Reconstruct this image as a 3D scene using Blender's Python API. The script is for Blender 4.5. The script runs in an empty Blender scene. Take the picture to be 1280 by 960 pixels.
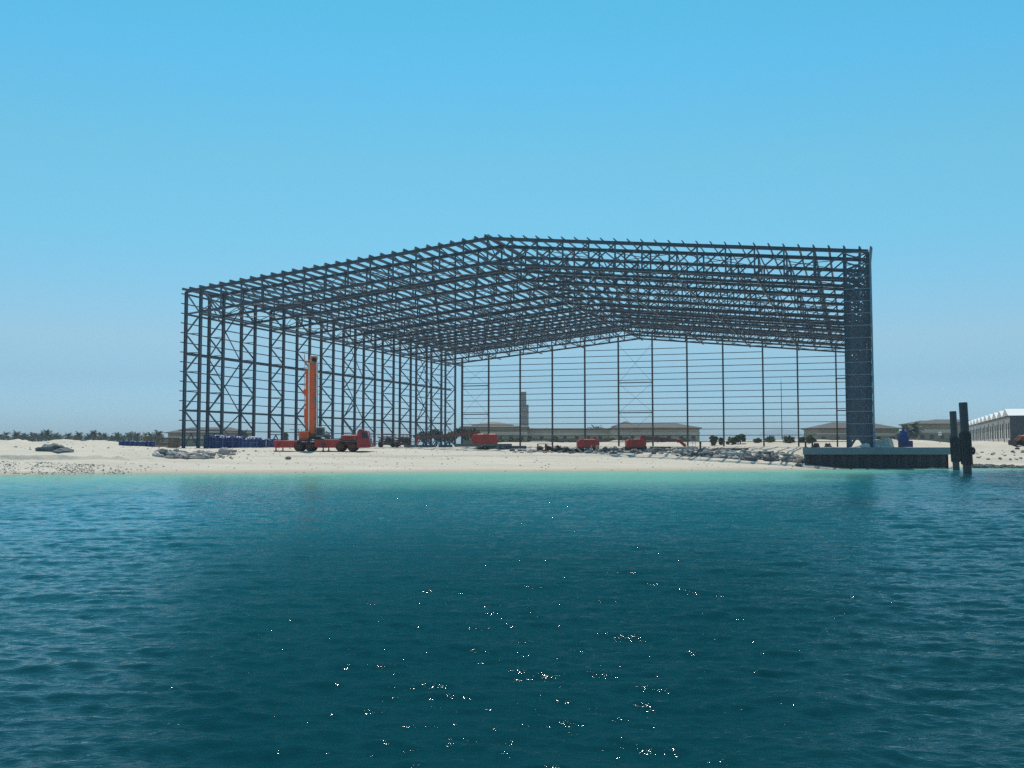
import bpy, math, random
import numpy as np
from mathutils import Vector, Matrix
random.seed(7); RNG = np.random.default_rng(7)
sc = bpy.context.scene
COL = sc.collection
R = math.radians
PI = math.pi

# ------------------------------------------------------------------ camera
F, PITCH, CAMZ = 1249.2, 0.061, 2.8
GZ = 2.25
cam_d = bpy.data.cameras.new('camera'); cam = bpy.data.objects.new('camera', cam_d); COL.objects.link(cam)
cam_d.sensor_width = 36; cam_d.lens = 36*F/1280; cam_d.clip_start = 0.1; cam_d.clip_end = 20000
cam.location = (0, 0, CAMZ); cam.rotation_euler = (PI/2+PITCH, 0, 0)
sc.camera = cam

def at(px, py, D):
    """world point seen at photo pixel (px,py) at ground distance D"""
    x = (px-640)/F; z = (480-py)/F
    c, s = math.cos(PITCH), math.sin(PITCH)
    y2 = c - z*s; z2 = s + z*c
    k = D/y2
    return Vector((x*k, D, CAMZ+z2*k))

# ------------------------------------------------------------------ materials
def mat(name, col, rough=.7, metal=0., vary=.18, scale=3., bump=0., bscale=20., spec=.5, tint=None):
    m = bpy.data.materials.new(name); m.use_nodes = True
    nt = m.node_tree; b = nt.nodes['Principled BSDF']
    b.inputs['Roughness'].default_value = rough; b.inputs['Metallic'].default_value = metal
    b.inputs['Specular IOR Level'].default_value = spec
    tc = nt.nodes.new('ShaderNodeTexCoord')
    n = nt.nodes.new('ShaderNodeTexNoise'); n.inputs['Scale'].default_value = scale; n.inputs['Detail'].default_value = 6
    n.inputs['Roughness'].default_value = .65
    nt.links.new(tc.outputs['Object'], n.inputs['Vector'])
    mx = nt.nodes.new('ShaderNodeMix'); mx.data_type = 'RGBA'
    lo = [c*(1-vary) for c in col]; hi = [min(1, c*(1+vary)) for c in col]
    if tint: lo = list(tint)
    mr = nt.nodes.new('ShaderNodeMapRange'); mr.inputs[1].default_value = .32; mr.inputs[2].default_value = .68
    nt.links.new(n.outputs['Fac'], mr.inputs[0])
    mx.inputs[6].default_value = (*lo, 1); mx.inputs[7].default_value = (*hi, 1)
    nt.links.new(mr.outputs[0], mx.inputs[0])
    nt.links.new(mx.outputs[2], b.inputs['Base Color'])
    if bump:
        n2 = nt.nodes.new('ShaderNodeTexNoise'); n2.inputs['Scale'].default_value = bscale; n2.inputs['Detail'].default_value = 5
        nt.links.new(tc.outputs['Object'], n2.inputs['Vector'])
        bp = nt.nodes.new('ShaderNodeBump'); bp.inputs['Strength'].default_value = bump; bp.inputs['Distance'].default_value = .1
        nt.links.new(n2.outputs['Fac'], bp.inputs['Height']); nt.links.new(bp.outputs[0], b.inputs['Normal'])
    return m

M = {}
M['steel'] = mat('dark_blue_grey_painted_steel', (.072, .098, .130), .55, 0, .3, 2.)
M['chord'] = mat('dark_painted_steel_chord', (.064, .084, .114), .5, 0, .3, 1.5)
M['purlin'] = mat('galvanised_purlin_steel', (.16, .20, .25), .5, .1, .25, 1.)
M['primer'] = mat('red_brown_primer_steel', (.085, .058, .058), .6, 0, .35, .6)
M['post'] = mat('primed_gable_post_steel', (.062, .058, .068), .6, 0, .35, .35)
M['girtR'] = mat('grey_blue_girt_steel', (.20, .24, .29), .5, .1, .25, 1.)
M['palerod'] = mat('pale_sunlit_rod', (.62, .62, .60), .45, .1, .1, 2.)  # white rods, with the sun they catch put into the colour
M['concrete'] = mat('grey_concrete', (.19, .215, .23), .8, 0, .14, 1.2, .2, 12)
M['concdeck'] = mat('pale_concrete_deck', (.42, .41, .38), .85, 0, .12, .8, .2, 8)
M['sheetpile'] = mat('dark_steel_sheet_piling', (.022, .026, .036), .65, 0, .4, 1.3, tint=(.035, .026, .026))
M['pile'] = mat('dark_weathered_steel_pile', (.050, .050, .060), .6, 0, .3, 2.2, .2, 9, tint=(.055, .040, .042))
M['sleeve'] = mat('black_rubber_pile_sleeve', (.014, .016, .022), .55, 0, .3, 3., .2, 9)
M['rubber'] = mat('black_rubber', (.018, .018, .020), .8, 0, .2, 5.)
M['red'] = mat('red_vehicle_paint', (.42, .026, .017), .42, 0, .2, 1.6, tint=(.32, .021, .015))
M['crimson'] = mat('crimson_cab_paint', (.34, .020, .026), .38, 0, .2, 1.6)
M['orange'] = mat('orange_crane_paint', (.88, .115, .012), .40, 0, .12, 1.2, tint=(.74, .080, .010))
M['orangepale'] = mat('faded_orange_paint', (.62, .26, .14), .5, 0, .15, 2)
M['cream'] = mat('cream_white_paint', (.82, .77, .70), .5, 0, .1, 2)
M['glass'] = mat('dark_tinted_glass', (.015, .022, .030), .08, 0, .1, 2)
M['darkmetal'] = mat('dark_machine_metal', (.040, .040, .044), .6, .2, .35, 4)
M['greymetal'] = mat('grey_machine_metal', (.20, .20, .19), .55, .2, .3, 4)
M['hub'] = mat('dusty_orange_red_wheel_hub', (.30, .085, .05), .6, 0, .3, 6)
M['boomred'] = mat('dull_red_boom_paint', (.20, .055, .045), .5, 0, .3, 1.5)
M['bluetarp'] = mat('blue_tarpaulin', (.020, .052, .21), .45, 0, .4, 1.2, .35, 4, tint=(.012, .028, .10))
M['navy'] = mat('navy_painted_metal', (.020, .024, .105), .5, 0, .25, 2.)
M['bluepl'] = mat('blue_plastic', (.014, .045, .165), .4, 0, .25, 3.)
M['teal'] = mat('teal_painted_metal', (.025, .10, .16), .5, 0, .2, 2.)
M['whitesheet'] = mat('white_plastic_sheet', (.70, .70, .72), .5, 0, .1, 2)
M['timber'] = mat('weathered_brown_timber', (.14, .105, .075), .85, 0, .4, 2.5)
M['timberpale'] = mat('pale_raw_timber', (.45, .38, .29), .85, 0, .2, 3)
M['scrap'] = mat('rusty_scrap_metal', (.075, .05, .038), .8, .1, .5, 4, tint=(.03, .028, .028))
M['rock'] = mat('grey_broken_rock', (.30, .28, .26), .9, 0, .35, .9, .5, 3)
M['rockdark'] = mat('dark_wet_rock', (.10, .098, .10), .85, 0, .45, 1.2, .5, 3)
M['gravel'] = mat('dark_grey_green_gravel', (.125, .140, .140), .95, 0, .35, 3., .5, 6)
M['sandheap'] = mat('white_sand_heap', (.55, .51, .46), .95, 0, .08, 2., .3, 6)
M['roof'] = mat('grey_brown_tiled_roof', (.088, .080, .076), .85, 0, .15, .6)
M['roofpale'] = mat('pale_tan_tiled_roof', (.20, .175, .15), .85, 0, .15, .6)
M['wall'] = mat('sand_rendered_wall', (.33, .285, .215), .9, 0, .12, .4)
M['walldark'] = mat('dark_stone_wall', (.22, .205, .155), .9, 0, .15, .4)  # darker wall tone for some of the houses
M['wallband'] = mat('pale_rendered_band', (.42, .38, .32), .9, 0, .1, .4)
M['window'] = mat('dark_window_glass', (.03, .035, .04), .12, 0, .1, 1)
M['whiteroof'] = mat('white_roof_sheet', (.66, .65, .63), .55, 0, .05, .6)
M['shedwall'] = mat('pale_grey_shed_wall', (.60, .60, .58), .8, 0, .08, .6)
M['shedend'] = mat('shaded_end_wall', (.075, .085, .10), .7, 0, .1, .6)  # shade of the turned-away end put into a dark base colour
M['towerwall'] = mat('brown_tower_cladding', (.155, .125, .10), .8, 0, .2, .2)
M['whitedome'] = mat('white_dome_paint', (.75, .75, .74), .5, 0, .05, 1)
M['trunk'] = mat('palm_trunk_bark', (.14, .115, .085), .95, 0, .3, 3)
M['frond'] = mat('dusty_palm_frond', (.052, .075, .050), .75, 0, .35, .8)
M['leaf'] = mat('dark_green_foliage', (.078, .108, .055), .8, 0, .4, .8)
M['leafpale'] = mat('olive_scrub_foliage', (.115, .135, .065), .85, 0, .35, .8)
M['dullorange'] = mat('dusty_orange_machine_paint', (.33, .085, .028), .5, 0, .3, 2)
M['sign'] = mat('white_sign_board', (.75, .75, .72), .6, 0, .05, 2)
M['far'] = mat('hazed_far_shore', (.52, .60, .62), 1., 0, .05, .01)  # haze of distance put into the pale blue colour

# ------------------------------------------------------------------ mesh builder
class MB:
    def __init__(s): s.v = []; s.f = []; s.mi = []; s.sm = []
    def add(s, vs, fs, mi=0, smooth=False):
        o = len(s.v); s.v += [tuple(v) for v in vs]
        s.f += [tuple(i+o for i in f) for f in fs]
        s.mi += [mi]*len(fs); s.sm += [smooth]*len(fs)
    def box(s, c, size, rz=0., mi=0, ch=0.):
        cx, cy, cz = c; a, b, h = [q/2 for q in size]
        cr, sr = math.cos(rz), math.sin(rz)
        if ch:
            # chamfered in plan and at the top edge
            ring = [(-a+ch, -b), (a-ch, -b), (a, -b+ch), (a, b-ch), (a-ch, b), (-a+ch, b), (-a, b-ch), (-a, -b+ch)]
            ring2 = [(x*(1-ch/a), y*(1-ch/b)) for x, y in ring]
            lv = [(ring, -h), (ring, h-ch), (ring2, h)]
            vs = [(cx+x*cr-y*sr, cy+x*sr+y*cr, cz+z) for rg, z in lv for x, y in rg]
            fs = [tuple(range(7, -1, -1)), tuple(range(16, 24))]
            for k in range(2):
                for i in range(8): fs.append((k*8+i, k*8+(i+1) % 8, k*8+8+(i+1) % 8, k*8+8+i))
            s.add(vs, fs, mi); return s
        vs = [(cx+x*cr-y*sr, cy+x*sr+y*cr, cz+z) for z in (-h, h) for x, y in ((-a, -b), (a, -b), (a, b), (-a, b))]
        s.add(vs, [(3, 2, 1, 0), (4, 5, 6, 7), (0, 1, 5, 4), (1, 2, 6, 5), (2, 3, 7, 6), (3, 0, 4, 7)], mi); return s
    def prism(s, prof, p, q, up=(0, 0, 1), mi=0, smooth=False):
        """extrude a 2-D profile (side, up) from p to q"""
        p = Vector(p); q = Vector(q); d = (q-p).normalized(); up = Vector(up)
        if abs(d.dot(up.normalized())) > .98: up = Vector((0, 1, 0)) if abs(d.y) < .9 else Vector((1, 0, 0))
        sd = d.cross(up).normalized(); u = sd.cross(d).normalized()
        n = len(prof)
        vs = [e+sd*x+u*y for e in (p, q) for x, y in prof]
        fs = [tuple(range(n)), tuple(range(2*n-1, n-1, -1))]
        fs += [(i, n+i, n+(i+1) % n, (i+1) % n) for i in range(n)]
        s.add(vs, fs, mi, smooth); return s
    def beam(s, p, q, w, h, up=(0, 0, 1), mi=0):
        return s.prism([(-w/2, -h/2), (w/2, -h/2), (w/2, h/2), (-w/2, h/2)], p, q, up, mi)
    def ibeam(s, p, q, w, h, up=(0, 0, 1), tf=.05, tw=.04, mi=0):
        a, b, t = w/2, h/2, tw/2
        pr = [(-a, -b), (a, -b), (a, -b+tf), (t, -b+tf), (t, b-tf), (a, b-tf), (a, b), (-a, b), (-a, b-tf), (-t, b-tf), (-t, -b+tf), (-a, -b+tf)]
        return s.prism(pr, p, q, up, mi)
    def zed(s, p, q, w, h, t=.03, up=(0, 0, 1), mi=0):
        a, b = w, h/2
        pr = [(-a, -b), (t/2, -b), (t/2, b-t), (a, b-t), (a, b), (-t/2, b), (-t/2, -b+t), (-a, -b+t)]
        return s.prism(pr, p, q, up, mi)
    def tube(s, p, q, r, n=8, r2=None, mi=0, smooth=True):
        p = Vector(p); q = Vector(q); r2 = r if r2 is None else r2
        d = (q-p).normalized(); up = Vector((0, 0, 1)) if abs(d.z) < .9 else Vector((1, 0, 0))
        sd = d.cross(up).normalized(); u = sd.cross(d).normalized()
        vs = [e+(sd*math.cos(2*PI*i/n)+u*math.sin(2*PI*i/n))*rr for e, rr in ((p, r), (q, r2)) for i in range(n)]
        s.add(vs, [(i, n+i, n+(i+1) % n, (i+1) % n) for i in range(n)], mi, smooth)
        s.add(vs[:n], [tuple(range(n))], mi); s.add(vs[n:], [tuple(range(n-1, -1, -1))], mi)
        return s
    def lathe(s, c, prof, n=16, axis='z', mi=0, smooth=True):
        c = Vector(c); vs = []
        for r, z in prof:
            for i in range(n):
                a = 2*PI*i/n; x, y = r*math.cos(a), r*math.sin(a)
                vs.append(c+(Vector((x, y, z)) if axis == 'z' else Vector((x, z, y)) if axis == 'y' else Vector((z, x, y))))
        fs = []
        for k in range(len(prof)-1):
            for i in range(n): fs.append((k*n+i, k*n+(i+1) % n, (k+1)*n+(i+1) % n, (k+1)*n+i))
        fs.append(tuple(range(n))); fs.append(tuple(range((len(prof)-1)*n, len(prof)*n)))
        s.add(vs, fs, mi, smooth); return s
    def rock(s, c, size, rng, mi=0, n=7, m=5, rough=.28):
        a, b, h = size; ph = rng.uniform(0, 6.28, 6); rz = rng.uniform(0, 6.28); cr, sr = math.cos(rz), math.sin(rz)
        vs = []
        for j in range(m+1):
            t = PI*j/m
            for i in range(n):
                f = 2*PI*i/n
                k = 1+rng.uniform(-rough, rough)
                x = math.sin(t)*math.cos(f)*a*k; y = math.sin(t)*math.sin(f)*b*k; z = math.cos(t)*h*(1+rng.uniform(-rough, rough)*.6)
                vs.append((c[0]+x*cr-y*sr, c[1]+x*sr+y*cr, c[2]+z))
        fs = []
        for j in range(m):
            for i in range(n): fs.append((j*n+i, (j+1)*n+i, (j+1)*n+(i+1) % n, j*n+(i+1) % n))
        s.add(vs, fs, mi); return s
    def build(s, name, mats, parent=None, loc=None):
        me = bpy.data.meshes.new(name)
        me.from_pydata(s.v, [], s.f)
        for m in (mats if isinstance(mats, (list, tuple)) else [mats]): me.materials.append(m)
        me.polygons.foreach_set('material_index', s.mi); me.polygons.foreach_set('use_smooth', s.sm)
        me.update()
        o = bpy.data.objects.new(name, me); COL.objects.link(o)
        if parent is not None: o.parent = parent
        if loc is not None: o.location = loc
        return o

def tag(o, label=None, cat=None, group=None, kind=None):
    if label: o['label'] = label
    if cat: o['category'] = cat
    if group: o['group'] = group
    if kind: o['kind'] = kind
    return o
def empty(name, loc, rz=0., label=None, cat=None, group=None):
    o = bpy.data.objects.new(name, None); COL.objects.link(o); o.location = loc; o.rotation_euler = (0, 0, rz)
    o.empty_display_size = .3
    return tag(o, label, cat, group)
def copy_tree(o, parent=None):
    c = o.copy(); COL.objects.link(c)
    if parent is not None: c.parent = parent
    for ch in list(o.children): copy_tree(ch, c)
    return c
ORD = ['first', 'second', 'third', 'fourth', 'fifth', 'sixth', 'seventh', 'eighth', 'ninth', 'tenth', 'eleventh', 'twelfth', 'thirteenth',
       'fourteenth', 'fifteenth', 'sixteenth', 'seventeenth', 'eighteenth', 'nineteenth', 'twentieth']

# ------------------------------------------------------------------ terrain
TAB = RNG.random((256, 256))
def vn(x, y, seed=0):
    x = np.asarray(x, float)+seed*37.17; y = np.asarray(y, float)+seed*91.7
    xi = np.floor(x).astype(int); yi = np.floor(y).astype(int); fx = x-xi; fy = y-yi
    fx = fx*fx*(3-2*fx); fy = fy*fy*(3-2*fy)
    g = lambda a, b: TAB[a & 255, b & 255]
    return (g(xi, yi)*(1-fx)*(1-fy)+g(xi+1, yi)*fx*(1-fy)+g(xi, yi+1)*(1-fx)*fy+g(xi+1, yi+1)*fx*fy)*2-1
def fbm(x, y, o=4, seed=0):
    r = 0.; a = 1.
    for k in range(o): r = r+a*vn(x*2**k, y*2**k, seed+k); a *= .5
    return r
def ss(a, b, x):
    t = np.clip((np.asarray(x, float)-a)/(b-a), 0, 1); return t*t*(3-2*t)
SX = [-3000, -200, -80, -48, -40, -27, 0, 20, 33, 36, 41, 54, 60, 75, 200, 3000]
SY = [-400, 50, 87, 94.5, 98, 101, 107, 110, 113.6, 115.5, 120, 121.5, 122.5, 124.5, 140, 400]
def shore(x, y=None): return np.interp(x, SX, SY)
YAW = .3297; HX, HY = -51.01, 155.44
cu, su = math.cos(YAW), math.sin(YAW)
def hall_local(x, y):
    dx, dy = x-HX, y-HY
    return dx*cu-dy*su, dx*su+dy*cu
def height(x, y):
    x = np.asarray(x, float); y = np.asarray(y, float)
    s = y-shore(x)+.5*vn(x*.12, y*.05, 5)
    z = np.interp(s, [-400, -60, -40, -15, 0, 5, 12, 20, 30, 38, 60], [-9, -6, -4, -.9, 0, .50, 1.15, 1.78, 2.1, 2.25, 2.25])
    q = x/np.maximum(np.abs(y), 1)
    land = ss(2, 12, s)
    z = z+land*(.05*fbm(x*.5, y*.5, 4, 2)+.06*fbm(x*.12, y*.12, 3, 9))
    # little wave-cut scarps along the beach
    sc1 = 13.5+1.6*vn(x*.09, y*0, 11); 
    z = z+ss(-.3, -.42, q)*(.10+.42*ss(-.5, .5, vn(x*.22, y*0, 22)+.4*vn(x*.9, y*.3, 23)))*ss(0, .4, s-sc1-.7*vn(x*.5, y*.2, 24))
    sc2 = 15.5+1.5*vn(x*.07, y*0, 14)
    z = z+.20*ss(0, .4, s-sc2)*ss(-.33, -.2, q)*ss(.33, .25, q)
    # dunes on the left
    w = np.maximum(ss(-.385, -.43, q)*ss(18, 46, s), ss(-.345, -.375, q)*ss(158, 172, y))
    z = z+w*(.40+.34*fbm(x*.10, y*.10, 4, 3)+.42*np.abs(vn(x*.21, y*.10, 6))+-.38*np.maximum(0, vn(x*.30, y*.14, 19))+.22*fbm(x*.55, y*.35, 4, 16))*ss(700, 300, y)
    # berm behind the hall
    a, l = hall_local(x, y)
    bm = ss(112, 122, l)*ss(150, 132, l)*ss(-6, 6, a)*ss(130, 110, a)
    z = z+bm*(.75+.75*ss(66, 84, a)+.5*fbm(a*.09, l*.12, 4, 4)+.12*fbm(a*.5, l*.5, 3, 7))
    far = ss(122, 140, l)*ss(-10, 10, a)*ss(500, 200, l)*ss(170, 140, a)
    z = z+far*.45
    # mounds right of the hall
    for px, D, h, sx, sy in ((1104, 168, 1.55, 3.2, 5), (1118, 172, .8, 3, 4), (1152, 165, .75, 2.4, 4), (1166, 168, .7, 2.2, 4), (1180, 172, .8, 3., 4)):
        mx = (px-640)/F*D
        z = z+h*np.exp(-((x-mx)/sx)**2-((y-D)/sy)**2)*(1+.18*fbm(x*.5, y*.5, 3, 8))
    rb = ss(.445, .462, q)*ss(54, 58, x)
    z = z+rb*(.55*ss(3.5, 9, s)+.45*ss(13, 20, s)+.15*fbm(x*.25, y*.25, 3, 12)*ss(3, 8, s))*ss(260, 170, y)
    # the ground stays under the quay deck
    qm = ss(33.9, 35.2, x*119/np.maximum(y, 119))*ss(53.0, 52.0, x)*ss(118.6, 119.4, y)*ss(150, 142, y)
    z = z*(1-qm)+np.minimum(z, 2.2)*qm
    return z
def gz(x, y): return float(height(np.array([x]), np.array([y]))[0])
def ground_at(px, D):
    x = (px-640)/F*D; return Vector((x, D, gz(x, D)))

def graded(parts):
    out = []
    for a, b, n in parts: out += list(np.linspace(a, b, n, endpoint=False))
    out.append(parts[-1][1]); return np.array(out)
gx = graded([(-3200, -800, 10), (-800, -250, 16), (-250, -110, 30), (-110, -70, 40), (-70, 80, 330), (80, 130, 60), (130, 320, 40), (320, 900, 16), (900, 3200, 10)])
gy = graded([(-380, 20, 8), (20, 84, 24), (84, 136, 240), (136, 160, 70), (160, 320, 150), (320, 520, 40), (520, 1200, 20), (1200, 4200, 14)])
GX, GY = np.meshgrid(gx, gy); H = height(GX, GY)
def grid_mesh(name, X, Y, Z, material, attr=None):
    ny, nx = X.shape; me = bpy.data.meshes.new(name)
    co = np.stack([X, Y, Z], -1).reshape(-1, 3).astype(np.float32)
    idx = np.arange(nx*ny).reshape(ny, nx)
    fc = np.stack([idx[:-1, :-1], idx[:-1, 1:], idx[1:, 1:], idx[1:, :-1]], -1).reshape(-1, 4)
    me.vertices.add(len(co)); me.vertices.foreach_set('co', co.ravel())
    me.loops.add(fc.size); me.loops.foreach_set('vertex_index', fc.ravel().astype(np.int32))
    me.polygons.add(len(fc)); me.polygons.foreach_set('loop_start', np.arange(0, fc.size, 4, dtype=np.int32))
    me.update(calc_edges=True)
    me.polygons.foreach_set('use_smooth', np.ones(len(fc), bool))
    for k, v in (attr or {}).items():
        at_ = me.attributes.new(k, 'FLOAT', 'POINT'); at_.data.foreach_set('value', v.reshape(-1).astype(np.float32))
    me.materials.append(material); me.update()
    o = bpy.data.objects.new(name, me); COL.objects.link(o); return o

def sand_material():
    m = bpy.data.materials.new('pale_coral_sand'); m.use_nodes = True; nt = m.node_tree; L = nt.links.new
    b = nt.nodes['Principled BSDF']; b.inputs['Roughness'].default_value = .95; b.inputs['Specular IOR Level'].default_value = .2
    tc = nt.nodes.new('ShaderNodeTexCoord')
    def noise(sc_, det, vec=None, rough=.6):
        n = nt.nodes.new('ShaderNodeTexNoise'); n.inputs['Scale'].default_value = sc_; n.inputs['Detail'].default_value = det; n.inputs['Roughness'].default_value = rough
        L(vec or tc.outputs['Object'], n.inputs['Vector']); return n.outputs['Fac']
    def ramp(f, a, b_):
        r = nt.nodes.new('ShaderNodeMapRange'); r.inputs[1].default_value = a; r.inputs[2].default_value = b_; L(f, r.inputs[0]); return r.outputs[0]
    def mix(f, c1, c2):
        x = nt.nodes.new('ShaderNodeMix'); x.data_type = 'RGBA'
        L(f, x.inputs[0])
        for k, c in ((6, c1), (7, c2)):
            if isinstance(c, tuple): x.inputs[k].default_value = (*c, 1)
            else: L(c, x.inputs[k])
        return x.outputs[2]
    mp = nt.nodes.new('ShaderNodeMapping'); mp.inputs['Scale'].default_value = (.25, 1., 1.); L(tc.outputs['Object'], mp.inputs['Vector'])
    c = mix(ramp(noise(.35, 6, mp.outputs[0]), .3, .7), (.465, .415, .34), (.56, .50, .415))
    c = mix(ramp(noise(2.2, 8, mp.outputs[0], .7), .56, .72), c, (.38, .34, .28))
    c = mix(ramp(noise(9., 4), .64, .76), c, (.36, .32, .26))
    at_ = nt.nodes.new('ShaderNodeAttribute'); at_.attribute_name = 'inland'
    wet = nt.nodes.new('ShaderNodeMapRange'); wet.inputs[1].default_value = 3.2; wet.inputs[2].default_value = .3; L(at_.outputs['Fac'], wet.inputs[0])
    wm = nt.nodes.new('ShaderNodeMath'); wm.operation = 'MULTIPLY'; wm.inputs[1].default_value = .8; L(wet.outputs[0], wm.inputs[0])
    c = mix(wm.outputs[0], c, (.34, .29, .22))
    L(c, b.inputs['Base Color'])
    bp = nt.nodes.new('ShaderNodeBump'); bp.inputs['Strength'].default_value = .8; bp.inputs['Distance'].default_value = .18
    L(noise(1.6, 9, None, .7), bp.inputs['Height']); L(bp.outputs[0], b.inputs['Normal'])
    return m
INL = GY-shore(GX)
ground = grid_mesh('ground', GX, GY, H, sand_material(), {'inland': INL})
tag(ground, 'pale sandy beach and building plot behind the water', kind='structure')

# ------------------------------------------------------------------ sea
def sea_material():
    m = bpy.data.materials.new('teal_sea_water'); m.use_nodes = True; nt = m.node_tree; L = nt.links.new
    nt.nodes.remove(nt.nodes['Principled BSDF']); out = nt.nodes['Material Output']
    df = nt.nodes.new('ShaderNodeBsdfDiffuse'); gl = nt.nodes.new('ShaderNodeBsdfGlossy'); gl.inputs['Roughness'].default_value = .04
    ms = nt.nodes.new('ShaderNodeMixShader'); L(df.outputs[0], ms.inputs[1]); L(gl.outputs[0], ms.inputs[2]); L(ms.outputs[0], out.inputs['Surface'])
    a = nt.nodes.new('ShaderNodeAttribute'); a.attribute_name = 'shallow'
    cr = nt.nodes.new('ShaderNodeValToRGB'); e = cr.color_ramp.elements
    e[0].position = 0; e[0].color = (.0016, .033, .042, 1)
    e[1].position = 1; e[1].color = (.30, .34, .28, 1)
    for p, c in ((.10, (.0018, .039, .050, 1)), (.24, (.0030, .064, .082, 1)), (.36, (.0040, .086, .108, 1)), (.46, (.0065, .105, .128, 1)), (.52, (.018, .138, .150, 1)), (.58, (.042, .185, .178, 1)), (.66, (.080, .245, .215, 1)), (.85, (.13, .34, .275, 1)), (.97, (.19, .35, .28, 1))):
        k = e.new(p); k.color = c
    L(a.outputs['Fac'], cr.inputs['Fac']); L(cr.outputs['Color'], df.inputs['Color'])
    tc = nt.nodes.new('ShaderNodeTexCoord'); prev = None
    for sc_, rot, st_, dist, det in ((4.2, .22, .70, .05, 3), (10., -.3, .48, .022, 3), (21., .4, .26, .011, 2)):
        mp = nt.nodes.new('ShaderNodeMapping'); mp.inputs['Scale'].default_value = (.55, 1.25, 1.); mp.inputs['Rotation'].default_value = (0, 0, rot); L(tc.outputs['Object'], mp.inputs['Vector'])
        n1 = nt.nodes.new('ShaderNodeTexNoise'); n1.inputs['Scale'].default_value = sc_; n1.inputs['Detail'].default_value = det; n1.inputs['Roughness'].default_value = .6; n1.inputs['Distortion'].default_value = .4
        L(mp.outputs[0], n1.inputs['Vector'])
        bp = nt.nodes.new('ShaderNodeBump'); bp.inputs['Strength'].default_value = st_; bp.inputs['Distance'].default_value = dist
        L(n1.outputs['Fac'], bp.inputs['Height'])
        if prev: L(prev, bp.inputs['Normal'])
        prev = bp.outputs[0]
    fr = nt.nodes.new('ShaderNodeFresnel'); fr.inputs['IOR'].default_value = 1.33; L(prev, fr.inputs['Normal'])
    L(prev, gl.inputs['Normal'])
    sp = nt.nodes.new('ShaderNodeAttribute'); sp.attribute_name = 'reflect_map'
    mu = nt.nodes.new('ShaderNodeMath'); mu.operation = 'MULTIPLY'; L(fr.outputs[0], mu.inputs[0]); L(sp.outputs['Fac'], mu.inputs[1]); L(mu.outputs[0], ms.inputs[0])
    return m
NR = 1250
yy = np.concatenate([-np.geomspace(120, 3, 12), [0., 1.5], np.geomspace(3, 150, NR), [170, 200, 260]])
uu = np.concatenate([-np.geomspace(12, .75, 24)[:-1], np.linspace(-.75, .75, 1020), np.geomspace(.75, 12, 24)[1:]])
wid = np.where(yy > 3, yy, 3+(3-yy))+12.
WX = wid[:, None]*uu[None, :]; WY = np.repeat(yy[:, None], len(uu), 1)
dxl = wid[:, None]*np.maximum(1.5/1020, np.abs(np.gradient(uu)))[None, :]
dyl = np.abs(np.gradient(yy))[:, None]
grid = np.maximum(dxl, dyl)
WX = WX.astype(np.float32); WY = WY.astype(np.float32); grid = grid.astype(np.float32)
WZ = np.zeros_like(WX)
wd = R(205)   # the direction the wind waves run
rw = np.random.default_rng(21)
VN4 = [vn(WX*.35, WY*.35, 60+i).astype(np.float32) for i in range(5)]
gust = .75+.35*vn(WX*.06, WY*.035, 31)+.18*vn(WX*.25, WY*.12, 33)
gust = gust.astype(np.float32)
for lam in np.geomspace(.20, 6., 72):
    th = wd+rw.normal(0, .50 if lam < 1.5 else .32)+R(60)
    k = 2*PI/lam; ph = rw.uniform(0, 2*PI)
    A = .0086*lam**.84*(1. if lam < .8 else (.8/lam)**.95)
    arg = k*(WX*math.cos(th)+WY*math.sin(th))+ph+.9*VN4[int(lam*97) % 5]
    fade = np.clip(lam/(2.3*grid)-.5, 0, 1)
    sn = np.sin(arg)
    WZ += A*fade*gust*(sn+.28*np.cos(2*arg))
sw = WY-shore(WX)
WZ *= .25+.75*ss(-1, -14, sw)
wsh = np.interp(WX, [-60, -20, 10, 30, 45, 80], [116, 112, 102, 62, 26, 20])
t = np.clip(1+sw/wsh, 0, 1)
t = np.clip(t+.10*vn(WX*.05, WY*.09, 41)*ss(0, .2, t)*ss(1, .8, t), 0, 1)
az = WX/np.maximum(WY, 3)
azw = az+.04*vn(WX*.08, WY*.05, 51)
refl = .22+.30*ss(12, 55, WY)+.72*ss(-.12, -.34, azw+.10*ss(60, 10, WY))+.42*ss(.26, .44, azw+.05*ss(60, 10, WY))  # reflection strength painted as a map: weak centre, strong sides, as through a polariser
refl = refl*(1-.45*ss(.55, .85, t))*(1+.35*vn(WX*.07, WY*.035, 71)+.2*vn(WX*.2, WY*.08, 72))
sea = grid_mesh('sea', WX, WY, WZ, sea_material(), {'shallow': t, 'reflect_map': refl})
tag(sea, 'rippled teal sea turning turquoise at the beach', kind='structure')

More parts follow.
